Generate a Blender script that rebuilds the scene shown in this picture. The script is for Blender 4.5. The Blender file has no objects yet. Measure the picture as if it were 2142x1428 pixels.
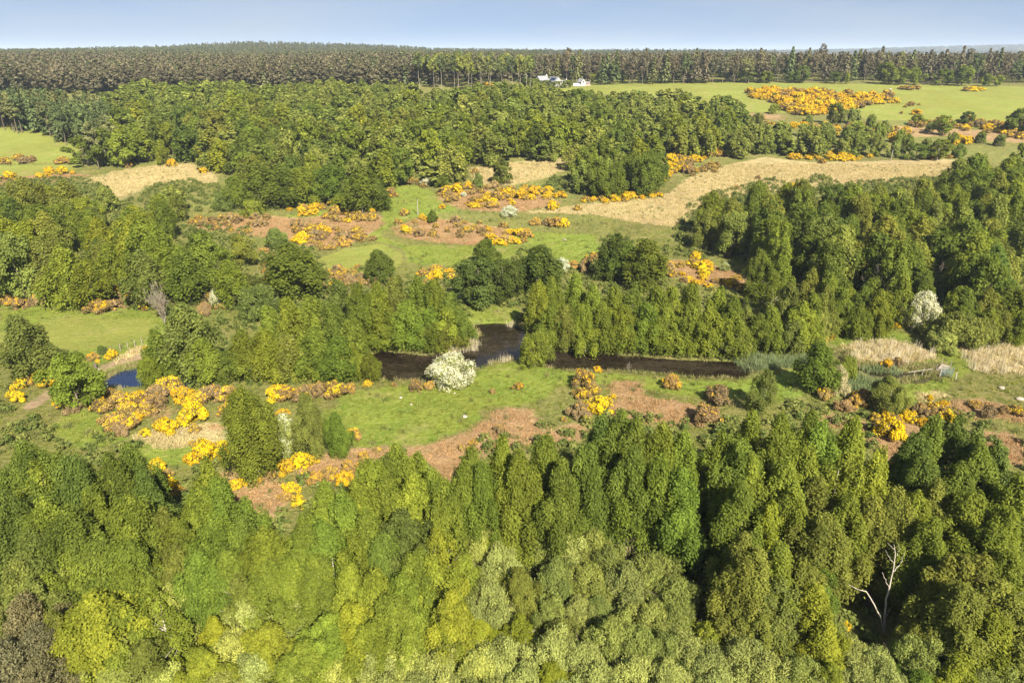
import bpy, math, random
import numpy as np
from mathutils import Vector

R = math.radians
rng = np.random.default_rng(11)
random.seed(11)
scene = bpy.context.scene
col = scene.collection

# ------------------------------------------------------------------ camera
CAM_H = 45.0
PITCH = R(22.9)
FPX = 1428.0                      # focal length in photo pixels (24 mm on a 36 mm wide sensor)
CX, CY = 1071.0, 714.0
cam_d = bpy.data.cameras.new('camera')
cam_d.lens = 24.0
cam_d.sensor_width = 36.0
cam_d.clip_start = 0.5
cam_d.clip_end = 40000.0
cam = bpy.data.objects.new('camera', cam_d)
cam.location = (0, 0, CAM_H)
cam.rotation_euler = (R(90) - PITCH, 0, 0)
col.objects.link(cam)
scene.camera = cam

# ------------------------------------------------------------------ sky and sun
SUN_AZ = R(158.0)                 # clockwise from +Y: behind the camera, a little to its right
SUN_EL = R(40.0)
world = bpy.data.worlds.new('World')
scene.world = world
world.use_nodes = True
wn = world.node_tree
wn.nodes.clear()
w_out = wn.nodes.new('ShaderNodeOutputWorld')
w_bg = wn.nodes.new('ShaderNodeBackground')
w_sky = wn.nodes.new('ShaderNodeTexSky')
w_sky.sky_type = 'NISHITA'
w_sky.sun_disc = False
w_sky.sun_elevation = SUN_EL
w_sky.sun_rotation = SUN_AZ
w_sky.altitude = 150
w_sky.air_density = 1.0
w_sky.dust_density = 0.7
w_sky.ozone_density = 2.5
w_bg.inputs['Strength'].default_value = 0.052
# thin high cloud veil, faint, in the direction space of the sky
tc = wn.nodes.new('ShaderNodeTexCoord')
mp = wn.nodes.new('ShaderNodeMapping')
mp.inputs['Scale'].default_value = (1.2, 1.2, 7.0)
nz = wn.nodes.new('ShaderNodeTexNoise')
nz.inputs['Scale'].default_value = 2.2
nz.inputs['Detail'].default_value = 6.0
nz.inputs['Roughness'].default_value = 0.55
rp = wn.nodes.new('ShaderNodeMapRange')
rp.inputs['From Min'].default_value = 0.38
rp.inputs['From Max'].default_value = 0.78
rp.inputs['To Min'].default_value = 0.34
rp.inputs['To Max'].default_value = 0.85
mx = wn.nodes.new('ShaderNodeMix')
mx.data_type = 'RGBA'
mx.inputs['B'].default_value = (3.6, 4.15, 4.8, 1)
wn.links.new(tc.outputs['Generated'], mp.inputs['Vector'])
wn.links.new(mp.outputs['Vector'], nz.inputs['Vector'])
wn.links.new(nz.outputs['Fac'], rp.inputs['Value'])
wn.links.new(rp.outputs['Result'], mx.inputs['Factor'])
va = wn.nodes.new('ShaderNodeVectorMath'); va.operation = 'ADD'; va.inputs[1].default_value = (0, 0, 0.24)
wn.links.new(tc.outputs['Generated'], va.inputs[0]); wn.links.new(va.outputs['Vector'], w_sky.inputs['Vector'])
wn.links.new(w_sky.outputs['Color'], mx.inputs['A'])
wn.links.new(mx.outputs['Result'], w_bg.inputs['Color'])
wn.links.new(w_bg.outputs['Background'], w_out.inputs['Surface'])

sun_dir = Vector((math.sin(SUN_AZ) * math.cos(SUN_EL), math.cos(SUN_AZ) * math.cos(SUN_EL), math.sin(SUN_EL)))
sun_d = bpy.data.lights.new('sun', 'SUN')
sun_d.energy = 5.0
sun_d.angle = R(0.53)
sun_d.color = (1.0, 0.92, 0.76)
sun = bpy.data.objects.new('sun', sun_d)
sun.rotation_euler = sun_dir.to_track_quat('Z', 'Y').to_euler()
sun.location = (60, -150, 200)
col.objects.link(sun)

scene.view_settings.view_transform = 'Standard'
scene.view_settings.look = 'None'
scene.view_settings.exposure = 1.55
scene.view_settings.gamma = 1.0
scene.view_settings.use_curve_mapping = False
scene.cycles.max_bounces = 7
scene.cycles.diffuse_bounces = 4
scene.cycles.glossy_bounces = 2
scene.cycles.transmission_bounces = 3
scene.cycles.transparent_max_bounces = 4
scene.cycles.volume_bounces = 0
scene.cycles.sample_clamp_indirect = 4.0

# ------------------------------------------------------------------ geometry of the place
cP, sP = math.cos(PITCH), math.sin(PITCH)

def project(x, y, z):
    dz = z - CAM_H
    d = np.maximum(y * cP - dz * sP, 1e-3)
    return CX + FPX * x / d, CY - FPX * (y * sP + dz * cP) / d, d

_yp = np.array([-400, 0, 150, 200, 250, 300, 350, 420, 480, 600, 900, 1500, 3000, 6000, 12000], float)
_zp = np.array([2, 0, 0, 2.5, 6.5, 10.5, 15, 21, 25, 28, 30, 32.5, 35, 38, 36], float)
_yt = np.arange(-400, 12000, 4.0)
_zt = np.interp(_yt, _yp, _zp)
for _ in range(3):
    k = np.ones(9) / 9
    _zt = np.convolve(np.pad(_zt, 4, mode='edge'), k, 'valid')

def smooth(a, b, x):
    t = np.clip((x - a) / (b - a), 0, 1)
    return t * t * (3 - 2 * t)

def terrain0(x, y):
    x = np.asarray(x, float); y = np.asarray(y, float)
    z = np.interp(y, _yt, _zt)
    amp = 0.10 + 1.1 * smooth(160, 420, y)
    z = z + amp * (np.sin(x * 0.021 + 1.3 + y * 0.004) * 0.7 + np.sin(x * 0.047 - y * 0.031) * 0.35 + np.sin(y * 0.055 + 0.5 + x * 0.012) * 0.3)
    # the rounded pasture hill on the left
    z = z + 3.0 * np.exp(-((x + 250) / 70) ** 2 - ((y - 345) / 60) ** 2)
    # long far ridges
    z = z + 17 * np.exp(-((x + 520) / 300) ** 2 - ((y - 1750) / 450) ** 2)
    z = z + 2 * np.exp(-((x + 1300) / 700) ** 2 - ((y - 1900) / 500) ** 2)
    z = z + 62 * np.exp(-((x - 4800) / 1900) ** 2 - ((y - 6300) / 900) ** 2)
    z = z + 6 * np.exp(-((x - 1600) / 1900) ** 2 - ((y - 5600) / 700) ** 2)
    z = z + 6 * np.exp(-((x + 3200) / 2200) ** 2 - ((y - 5200) / 900) ** 2)
    return z

_ts = np.concatenate([np.arange(20, 260, 0.75), np.arange(260, 700, 2.0), np.arange(700, 9000, 20.0)])

def unproject(u, v, h=0.0):
    """ground point (x, y) whose surface raised by h lies on the sight line of photo pixel (u, v)"""
    u = np.atleast_1d(np.asarray(u, float)); v = np.atleast_1d(np.asarray(v, float))
    a = (u - CX) / FPX; b = (v - CY) / FPX
    out = np.zeros((len(u), 2))
    for i in range(len(u)):
        dy = cP - b[i] * sP; dzr = -sP - b[i] * cP
        ys = _ts
        t = ys / dy
        xs = a[i] * t
        f = CAM_H + dzr * t - (terrain0(xs, ys) + h)
        neg = np.nonzero(f < 0)[0]
        if len(neg) == 0:
            j = len(ys) - 1; yy = ys[j]
        else:
            j = neg[0]
            yy = ys[j] if j == 0 else ys[j - 1] + (ys[j] - ys[j - 1]) * f[j - 1] / (f[j - 1] - f[j])
        out[i] = (a[i] * yy / dy, yy)
    return out

def in_poly(px, py, poly):
    px = np.asarray(px, float); py = np.asarray(py, float)
    inside = np.zeros(px.shape, bool)
    n = len(poly)
    for i in range(n):
        x0, y0 = poly[i]; x1, y1 = poly[(i + 1) % n]
        if y0 == y1:
            continue
        c = ((y0 > py) != (y1 > py)) & (px < (x1 - x0) * (py - y0) / (y1 - y0) + x0)
        inside ^= c
    return inside

def poly_dist(px, py, poly):
    d = np.full(px.shape, 1e9)
    n = len(poly)
    for i in range(n):
        x0, y0 = poly[i]; x1, y1 = poly[(i + 1) % n]
        ex, ey = x1 - x0, y1 - y0
        L = ex * ex + ey * ey + 1e-9
        t = np.clip(((px - x0) * ex + (py - y0) * ey) / L, 0, 1)
        d = np.minimum(d, np.hypot(px - x0 - t * ex, py - y0 - t * ey))
    return np.where(in_poly(px, py, poly), d, -d)

# ---- outlines traced on the ground (photo pixels, turned into places on the terrain)
WATER_Z = -0.42
POND_PX = [(735, 770), (765, 745), (800, 733), (880, 742), (940, 738), (985, 727), (1003, 700), (985, 679), (1030, 675), (1083, 677),
           (1110, 700), (1130, 735), (1200, 735), (1300, 742), (1420, 752), (1530, 756), (1575, 760), (1578, 778), (1555, 793),
           (1470, 793), (1390, 786), (1300, 778), (1190, 778), (1130, 766), (1068, 753), (1025, 762), (995, 776), (935, 800), (870, 799), (790, 797), (745, 792)]
POOL_PX = [(195, 822), (216, 792), (250, 776), (290, 768), (330, 766), (380, 778), (420, 800), (400, 815), (330, 808), (270, 810), (235, 815), (215, 828)]
DITCH_PX = [(1735, 738), (1770, 742), (1775, 762), (1830, 770), (1900, 777), (1965, 770), (1975, 778), (1905, 792), (1880, 803), (1820, 796), (1785, 782), (1745, 765)]

def flat_poly(px, z):
    out = []
    for u, v in px:
        a = (u - CX) / FPX; b = (v - CY) / FPX
        t = (CAM_H - z) / (sP + b * cP)
        out.append((a * t, t * (cP - b * sP)))
    return out
PONDS = [flat_poly(POND_PX, WATER_Z), flat_poly(POOL_PX, WATER_Z), flat_poly(DITCH_PX, WATER_Z)]

def terrain(x, y):
    x = np.asarray(x, float); y = np.asarray(y, float)
    z = terrain0(x, y)
    for k, P in enumerate(PONDS):
        A = np.array(P)
        m = (x > A[:, 0].min() - 6) & (x < A[:, 0].max() + 6) & (y > A[:, 1].min() - 6) & (y < A[:, 1].max() + 6)
        if np.any(m):
            d = poly_dist(x[m], y[m], P)
            base = z[m]
            flat = smooth(-6, -1, d)
            base = base * (1 - flat) + flat * np.maximum(base * 0.3, -0.05)
            z[m] = base - smooth(-0.9, 1.1, d) * (0.85 if k < 2 else 0.5)
    return z

def tz(x, y):
    return float(terrain(np.array([x]), np.array([y]))[0])

# visible open ground: no wood trees may stand in front of it
FRONT = [(0, 845), (50, 872), (115, 893), (140, 905), (175, 880), (235, 900), (262, 935), (310, 962), (340, 1010), (365, 1042), (390, 985), (420, 958), (460, 965), (500, 1062), (520, 1096), (570, 1092),
         (600, 1062), (640, 1003), (700, 1012), (740, 968), (790, 952), (830, 932), (880, 947), (905, 992), (925, 1022), (950, 992), (962, 947), (1000, 922), (1040, 905), (1095, 930), (1130, 872),
         (1180, 900), (1210, 905), (1240, 862), (1300, 857), (1370, 872), (1440, 882), (1470, 905), (1500, 890), (1530, 862), (1570, 852), (1600, 835), (1650, 842), (1690, 845), (1720, 862),
         (1760, 880), (1790, 862), (1830, 885), (1850, 975), (1880, 975), (1895, 905), (1935, 867), (1990, 872), (2020, 855), (2060, 892), (2070, 922), (2142, 965)]
CL_B = [(205, 830), (300, 815), (430, 810), (520, 806), (640, 803), (750, 796), (760, 770), (790, 758), (800, 738), (870, 735), (930, 735), (985, 722), (1000, 690), (985, 680), (975, 642), (1090, 642),
        (1085, 670), (1098, 735), (1150, 732), (1250, 740), (1400, 752), (1530, 754), (1560, 742), (1690, 750), (1680, 740), (1720, 690), (1770, 665), (1880, 682), (1920, 700), (1960, 732), (2000, 732), (2030, 702), (2200, 692)] + FRONT[::-1][:-7]
CL_A = [(-60, 655), (0, 652), (60, 640), (105, 630), (140, 655), (185, 652), (250, 642), (322, 650), (330, 668), (368, 674), (376, 700), (350, 712), (310, 728), (302, 742), (282, 765), (273, 776), (276, 808), (240, 822),
        (205, 830), (235, 900), (140, 905), (115, 893), (50, 872), (40, 862), (30, 800), (0, 760), (-60, 750)]
CL_C = [(350, 470), (400, 442), (480, 447), (560, 442), (610, 427), (700, 427), (740, 442), (800, 432), (805, 392), (830, 387), (900, 390), (960, 395), (990, 357), (1000, 342), (1185, 332), (1190, 350), (1140, 385), (1130, 402),
        (1240, 407), (1380, 407), (1395, 387), (1420, 330), (1510, 318), (1530, 330), (1600, 322), (1640, 322), (1800, 328), (2000, 330), (1995, 362), (1930, 372), (1870, 375), (1760, 385), (1720, 362), (1660, 388), (1620, 372), (1560, 387),
        (1540, 395), (1480, 402), (1440, 432), (1420, 467), (1395, 510), (1390, 545), (1420, 590), (1560, 600), (1540, 560), (1500, 555), (1400, 548), (1375, 510), (1330, 500), (1290, 490), (1255, 500), (1250, 540), (1165, 560), (1150, 525), (1090, 520), (1075, 545),
        (1035, 540), (1040, 505), (1010, 500), (990, 540), (950, 560), (900, 572), (820, 580), (815, 540), (790, 525), (770, 555), (720, 575), (690, 585), (680, 560), (660, 520), (600, 505), (570, 520), (545, 530), (520, 480), (450, 472)]
CL_D = [(1195, 174), (1500, 171), (2200, 184), (2200, 300), (2030, 302), (1990, 332), (1900, 332), (1855, 300), (1850, 262), (1800, 252), (1740, 262), (1650, 256), (1560, 246), (1560, 190), (1480, 189), (1440, 181), (1300, 184), (1195, 184)]
CL_E = [(-60, 245), (0, 250), (60, 255), (130, 275), (185, 285), (160, 310), (155, 335), (210, 345), (320, 330), (420, 338), (470, 368), (485, 395), (400, 375), (330, 385), (270, 420), (235, 420), (230, 395), (190, 375), (100, 368), (-60, 385)]
CL_F = [(1385, 538), (1480, 545), (1565, 532), (1580, 606), (1480, 606), (1400, 596)]
CLEAR = [CL_A, CL_B, CL_C, CL_D, CL_E, CL_F]

def is_clear(u, v):
    c = np.zeros(np.shape(u), bool)
    for P in CLEAR:
        c |= in_poly(u, v, P)
    return c

# ---- ground cover patches (photo pixels on the ground)
COVER = {
    'bracken': [
        [(880, 935), (940, 915), (1000, 900), (1020, 862), (1070, 852), (1120, 858), (1135, 890), (1100, 930), (1010, 945), (960, 1010), (925, 1030), (900, 1010)],
        [(1285, 838), (1370, 830), (1450, 845), (1480, 870), (1440, 890), (1330, 875), (1270, 865)],
        [(690, 945), (800, 932), (885, 945), (880, 975), (760, 985), (700, 1010), (640, 1010), (620, 980)],
        [(470, 960), (500, 985), (560, 1000), (620, 1010), (600, 1060), (570, 1110), (510, 1100), (480, 1020)],
        [(1120, 905), (1210, 880), (1240, 900), (1180, 930), (1130, 930)],
        [(1280, 800), (1345, 795), (1345, 825), (1290, 828)],
        [(320, 855), (372, 848), (370, 872), (325, 874)], [(430, 884), (470, 880), (474, 898), (436, 904)],
        [(400, 470), (560, 452), (640, 455), (700, 450), (790, 440), (805, 470), (760, 500), (690, 520), (600, 505), (520, 490), (420, 480)],
        [(820, 478), (880, 455), (960, 462), (1060, 478), (1080, 500), (1000, 512), (900, 505), (840, 495)],
        [(915, 405), (1000, 395), (1130, 405), (1180, 425), (1080, 445), (990, 440), (930, 425)],
        [(1560, 236), (1640, 240), (1640, 252), (1560, 248)], [(1860, 262), (1960, 268), (2142, 276), (2142, 300), (2060, 296), (1980, 284), (1870, 290)],
        [(1960, 842), (2050, 830), (2142, 862), (2142, 880), (2060, 872), (1990, 862)],
        [(1830, 900), (1900, 880), (1960, 900), (2060, 905), (2142, 900), (2142, 975), (2070, 965), (1860, 985)],
        [(1390, 540), (1480, 550), (1560, 575), (1560, 605), (1440, 590)],
        [(1720, 860), (1770, 870), (1740, 905), (1710, 890)],
        [(1760, 880), (1880, 880), (1860, 930), (1790, 920)],
        [(0, 372), (170, 360), (200, 368), (120, 380), (0, 390)],
        [(540, 520), (600, 510), (660, 540), (690, 600), (620, 610), (560, 570)],
    ],
    'straw': [
        [(1900, 835), (1950, 815), (1990, 818), (1960, 840)],
        [(190, 375), (280, 352), (400, 340), (450, 365), (460, 385), (380, 375), (300, 390), (265, 420), (238, 422), (225, 392)],
        [(985, 352), (1080, 338), (1190, 330), (1195, 350), (1140, 372), (1070, 388), (1000, 385)],
        [(1090, 445), (1240, 425), (1390, 412), (1440, 372), (1520, 345), (1600, 328), (1700, 340), (2010, 332), (2000, 365), (1900, 378), (1700, 390), (1560, 405), (1470, 425), (1420, 475), (1330, 465), (1240, 448)],
        [(1770, 720), (1850, 705), (1950, 735), (1960, 750), (1860, 760), (1780, 750)],
        [(2010, 720), (2200, 700), (2200, 785), (2040, 775)],
        [(280, 905), (470, 880), (480, 920), (330, 940)],
        [(240, 745), (300, 720), (390, 700), (392, 712), (310, 735), (250, 760)],
    ],
    'pasture': [
        [(1150, 165), (1500, 171), (2400, 186), (2400, 262), (2030, 268), (1940, 252), (1820, 252), (1780, 240), (1560, 235), (1400, 205), (1150, 190)],
        [(-300, 230), (0, 248), (60, 255), (190, 285), (165, 312), (150, 338), (0, 345), (-300, 345)],
        [(-300, 350), (0, 348), (150, 343), (180, 352), (60, 368), (-300, 390)],
        [(660, 545), (720, 520), (800, 508), (845, 535), (830, 560), (760, 580), (690, 590)],
        [(0, 690), (150, 660), (330, 668), (330, 700), (200, 730), (0, 740)],
    ],
    'lush': [
        [(800, 388), (880, 388), (920, 410), (960, 440), (880, 452), (820, 470), (790, 492), (850, 512), (1000, 515), (1110, 485), (1240, 490), (1260, 530), (1180, 560), (1000, 560), (850, 550), (845, 520), (770, 500), (760, 485), (800, 455)],
        [(960, 638), (1090, 640), (1090, 678), (975, 682)],
        [(900, 805), (1000, 775), (1070, 755), (1130, 765), (1300, 783), (1480, 797), (1570, 796), (1580, 830), (1440, 830), (1280, 800), (1180, 800), (1120, 845), (1000, 850), (700, 850), (720, 815)],
        [(640, 870), (800, 840), (1000, 850), (1010, 880), (900, 930), (740, 935), (640, 900)],
        [(270, 925), (380, 895), (470, 920), (470, 960), (360, 980), (300, 960)],
        [(1555, 795), (1680, 770), (1720, 800), (1640, 845), (1560, 830)],
        [(1860, 805), (1930, 780), (1990, 790), (1980, 820), (1880, 850)], [(1930, 740), (2010, 725), (2040, 770), (2010, 790), (1950, 775)],
        [(0, 625), (110, 620), (330, 650), (370, 690), (300, 740), (130, 780), (0, 760)],
        [(95, 900), (150, 850), (260, 880), (270, 930), (160, 935)],
        [(560, 455), (690, 440), (700, 450), (600, 465)],
        [(1730, 690), (1880, 690), (1940, 720), (1860, 712), (1740, 725)],
        [(210, 785), (280, 765), (290, 745), (220, 772)],
    ],
    'wet': [
        [(1735, 735), (1775, 738), (1790, 765), (1900, 772), (1985, 768), (1980, 790), (1900, 805), (1810, 800), (1740, 775)],
    ],
    'dirt': [
        [(200, 768), (250, 752), (300, 738), (390, 712), (392, 722), (310, 748), (255, 762), (208, 776)],
        [(42, 862), (60, 838), (100, 818), (112, 826), (80, 850), (50, 868)],
        [(100, 818), (150, 795), (200, 772), (210, 776), (160, 802), (112, 828)],
    ],
}

# ------------------------------------------------------------------ material helpers
def new_mat(name):
    m = bpy.data.materials.new(name)
    m.use_nodes = True
    nt = m.node_tree
    nt.nodes.clear()
    out = nt.nodes.new('ShaderNodeOutputMaterial')
    return m, nt, out

def N(nt, kind, **kw):
    n = nt.nodes.new(kind)
    for k, v in kw.items():
        if k.startswith('i_'):
            n.inputs[k[2:].replace('_', ' ')].default_value = v
        else:
            setattr(n, k, v)
    return n

def noise_node(nt, vec, scale, detail=3.0, rough=0.55):
    n = N(nt, 'ShaderNodeTexNoise')
    n.inputs['Scale'].default_value = scale
    n.inputs['Detail'].default_value = detail
    n.inputs['Roughness'].default_value = rough
    nt.links.new(vec, n.inputs['Vector'])
    return n.outputs['Fac']

def mix_col(nt, fac, a, b):
    n = N(nt, 'ShaderNodeMix', data_type='RGBA')
    for sock, val in ((n.inputs['Factor'], fac), (n.inputs['A'], a), (n.inputs['B'], b)):
        if isinstance(val, (tuple, list)):
            sock.default_value = tuple(val) + ((1.0,) if len(val) == 3 else ())
        elif isinstance(val, float):
            sock.default_value = val
        else:
            nt.links.new(val, sock)
    return n.outputs['Result']

def map_range(nt, val, a, b, c=0.0, d=1.0, mode='SMOOTHSTEP'):
    n = N(nt, 'ShaderNodeMapRange', interpolation_type=mode)
    n.inputs['From Min'].default_value = a
    n.inputs['From Max'].default_value = b
    n.inputs['To Min'].default_value = c
    n.inputs['To Max'].default_value = d
    nt.links.new(val, n.inputs['Value'])
    return n.outputs['Result']

def math_node(nt, op, a, b=None):
    n = N(nt, 'ShaderNodeMath', operation=op)
    for i, val in enumerate((a, b)):
        if val is None:
            continue
        if isinstance(val, (int, float)):
            n.inputs[i].default_value = val
        else:
            nt.links.new(val, n.inputs[i])
    return n.outputs['Value']

def leaf_material(name, tint_by='COLOR', a=(0.1, 0.15, 0.03), b=(0.1, 0.15, 0.03), trans=0.48, rough=0.65, spec=0.08, trans_tint=(1.15, 1.1, 0.5)):
    m, nt, out = new_mat(name)
    oi = N(nt, 'ShaderNodeObjectInfo')
    if tint_by == 'COLOR':
        base = oi.outputs['Color']
    else:
        base = mix_col(nt, oi.outputs['Random'], a, b)
    at = N(nt, 'ShaderNodeAttribute', attribute_name='tone')
    tone = at.outputs['Fac']
    vm = N(nt, 'ShaderNodeVectorMath', operation='SCALE')
    nt.links.new(base, vm.inputs[0]); nt.links.new(tone, vm.inputs['Scale'])
    # young leaves a little yellower, old ones a little bluer
    hs = N(nt, 'ShaderNodeHueSaturation')
    nt.links.new(map_range(nt, tone, 0.55, 1.5, 0.508, 0.491, 'LINEAR'), hs.inputs['Hue'])
    nt.links.new(vm.outputs['Vector'], hs.inputs['Color'])
    c = hs.outputs['Color']
    bs = N(nt, 'ShaderNodeBsdfPrincipled')
    nt.links.new(c, bs.inputs['Base Color'])
    bs.inputs['Roughness'].default_value = rough
    bs.inputs['Specular IOR Level'].default_value = spec
    if trans > 0:
        tr = N(nt, 'ShaderNodeBsdfTranslucent')
        vt = N(nt, 'ShaderNodeVectorMath', operation='MULTIPLY')
        nt.links.new(c, vt.inputs[0]); vt.inputs[1].default_value = trans_tint
        nt.links.new(vt.outputs['Vector'], tr.inputs['Color'])
        ms = N(nt, 'ShaderNodeMixShader')
        ms.inputs['Fac'].default_value = trans
        nt.links.new(bs.outputs[0], ms.inputs[1]); nt.links.new(tr.outputs[0], ms.inputs[2])
        nt.links.new(ms.outputs[0], out.inputs['Surface'])
    else:
        nt.links.new(bs.outputs[0], out.inputs['Surface'])
    return m

def plain_material(name, color, rough=0.8, var=0.25, scale=3.0, spec=0.3, metal=0.0):
    m, nt, out = new_mat(name)
    tcn = N(nt, 'ShaderNodeTexCoord')
    nz1 = noise_node(nt, tcn.outputs['Object'], scale, 4.0, 0.6)
    lo = tuple(c * (1 - var) for c in color); hi = tuple(min(1, c * (1 + var)) for c in color)
    c = mix_col(nt, map_range(nt, nz1, 0.3, 0.7), lo, hi)
    bs = N(nt, 'ShaderNodeBsdfPrincipled')
    nt.links.new(c, bs.inputs['Base Color'])
    bs.inputs['Roughness'].default_value = rough
    bs.inputs['Specular IOR Level'].default_value = spec
    bs.inputs['Metallic'].default_value = metal
    nt.links.new(bs.outputs[0], out.inputs['Surface'])
    return m

def bark_material(name, light, dark, thr=0.56):
    m, nt, out = new_mat(name)
    tcn = N(nt, 'ShaderNodeTexCoord')
    mpn = N(nt, 'ShaderNodeMapping')
    mpn.inputs['Scale'].default_value = (1, 1, 0.35)
    nt.links.new(tcn.outputs['Object'], mpn.inputs['Vector'])
    f = noise_node(nt, mpn.outputs['Vector'], 3.5, 4.0, 0.6)
    c = mix_col(nt, map_range(nt, f, thr - 0.05, thr + 0.06), light, dark)
    bs = N(nt, 'ShaderNodeBsdfPrincipled')
    nt.links.new(c, bs.inputs['Base Color'])
    bs.inputs['Roughness'].default_value = 0.8
    nt.links.new(bs.outputs[0], out.inputs['Surface'])
    return m

M_LEAF = leaf_material('leaf')
M_WILLOW = leaf_material('willow_leaf', trans=0.25, rough=0.6, spec=0.12, trans_tint=(1.0, 1.05, 0.6))
M_NEEDLE = leaf_material('needle', trans=0.08, rough=0.7, spec=0.15)
M_FAR_LEAF = leaf_material('far_leaf', 'RANDOM', (0.125, 0.162, 0.028), (0.205, 0.225, 0.045), trans=0.28)
M_FAR_PINE = leaf_material('far_pine', 'RANDOM', (0.090, 0.082, 0.044), (0.140, 0.122, 0.068), trans=0.05)
M_FAR_GREENPINE = leaf_material('far_green_pine', 'RANDOM', (0.085, 0.10, 0.042), (0.13, 0.135, 0.058), trans=0.05)
M_GORSE = leaf_material('gorse_leaf', trans=0.12, rough=0.7)
M_GORSE_FLOWER = leaf_material('gorse_flower', trans=0.25, rough=0.6, trans_tint=(1, 0.9, 0.5))
M_MAY_FLOWER = leaf_material('may_flower', trans=0.25, rough=0.6, trans_tint=(1, 1, 0.9))
M_BIRCH_BARK = bark_material('birch_bark', (0.38, 0.35, 0.30), (0.07, 0.055, 0.045), 0.60)
M_DEAD_BARK = bark_material('dead_wood', (0.36, 0.32, 0.27), (0.2, 0.17, 0.13), 0.6)
M_GREY_BARK = bark_material('grey_bark', (0.20, 0.17, 0.13), (0.10, 0.08, 0.06), 0.5)
M_TWIG = bark_material('twig', (0.23, 0.195, 0.15), (0.13, 0.105, 0.08), 0.5)
M_PINE_BARK = bark_material('pine_bark', (0.13, 0.10, 0.07), (0.07, 0.055, 0.04), 0.5)

# ------------------------------------------------------------------ ground
def grow(a, b, s0, f):
    out = [a]; s = s0
    while out[-1] < b:
        out.append(out[-1] + s); s *= f
    return out

_xr = list(np.arange(0, 115, 1.0)) + list(np.arange(115, 430, 3.0)) + grow(430, 9000, 8, 1.12)
XS = np.array([-x for x in _xr[:0:-1]] + _xr)
YS = np.array([-y for y in grow(0, 300, 10, 1.3)[:0:-1]] + list(np.arange(0, 55, 2.5)) + list(np.arange(55, 200, 1.0)) + list(np.arange(200, 520, 2.0)) + grow(520, 11500, 5, 1.10))
GX, GY = np.meshgrid(XS, YS)
GZ = terrain(GX.ravel(), GY.ravel()).reshape(GX.shape)
near = smooth(300, 150, GY) * smooth(20, 40, GY)
GZ = GZ + near * rng.normal(0, 0.035, GX.shape)
GU, GV, GD = project(GX, GY, terrain0(GX, GY))
GFRONT = GY > 5

def blur(a, n):
    for _ in range(n):
        p = np.pad(a, 1, mode='edge')
        a = (p[1:-1, 1:-1] * 4 + p[:-2, 1:-1] * 2 + p[2:, 1:-1] * 2 + p[1:-1, :-2] * 2 + p[1:-1, 2:] * 2 + p[:-2, :-2] + p[2:, 2:] + p[:-2, 2:] + p[2:, :-2]) / 16
    return a

MASK = {}
for kname, polys in COVER.items():
    m = np.zeros(GX.shape, bool)
    for P in polys:
        m |= in_poly(GU, GV, P)
    m &= GFRONT
    MASK[kname] = blur(m.astype(float), 1 if kname in ('dirt', 'wet') else 2)

def mask_at(kname, x, y):
    i = np.clip(np.searchsorted(YS, y), 0, len(YS) - 1); j = np.clip(np.searchsorted(XS, x), 0, len(XS) - 1)
    return MASK[kname][i, j]

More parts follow.
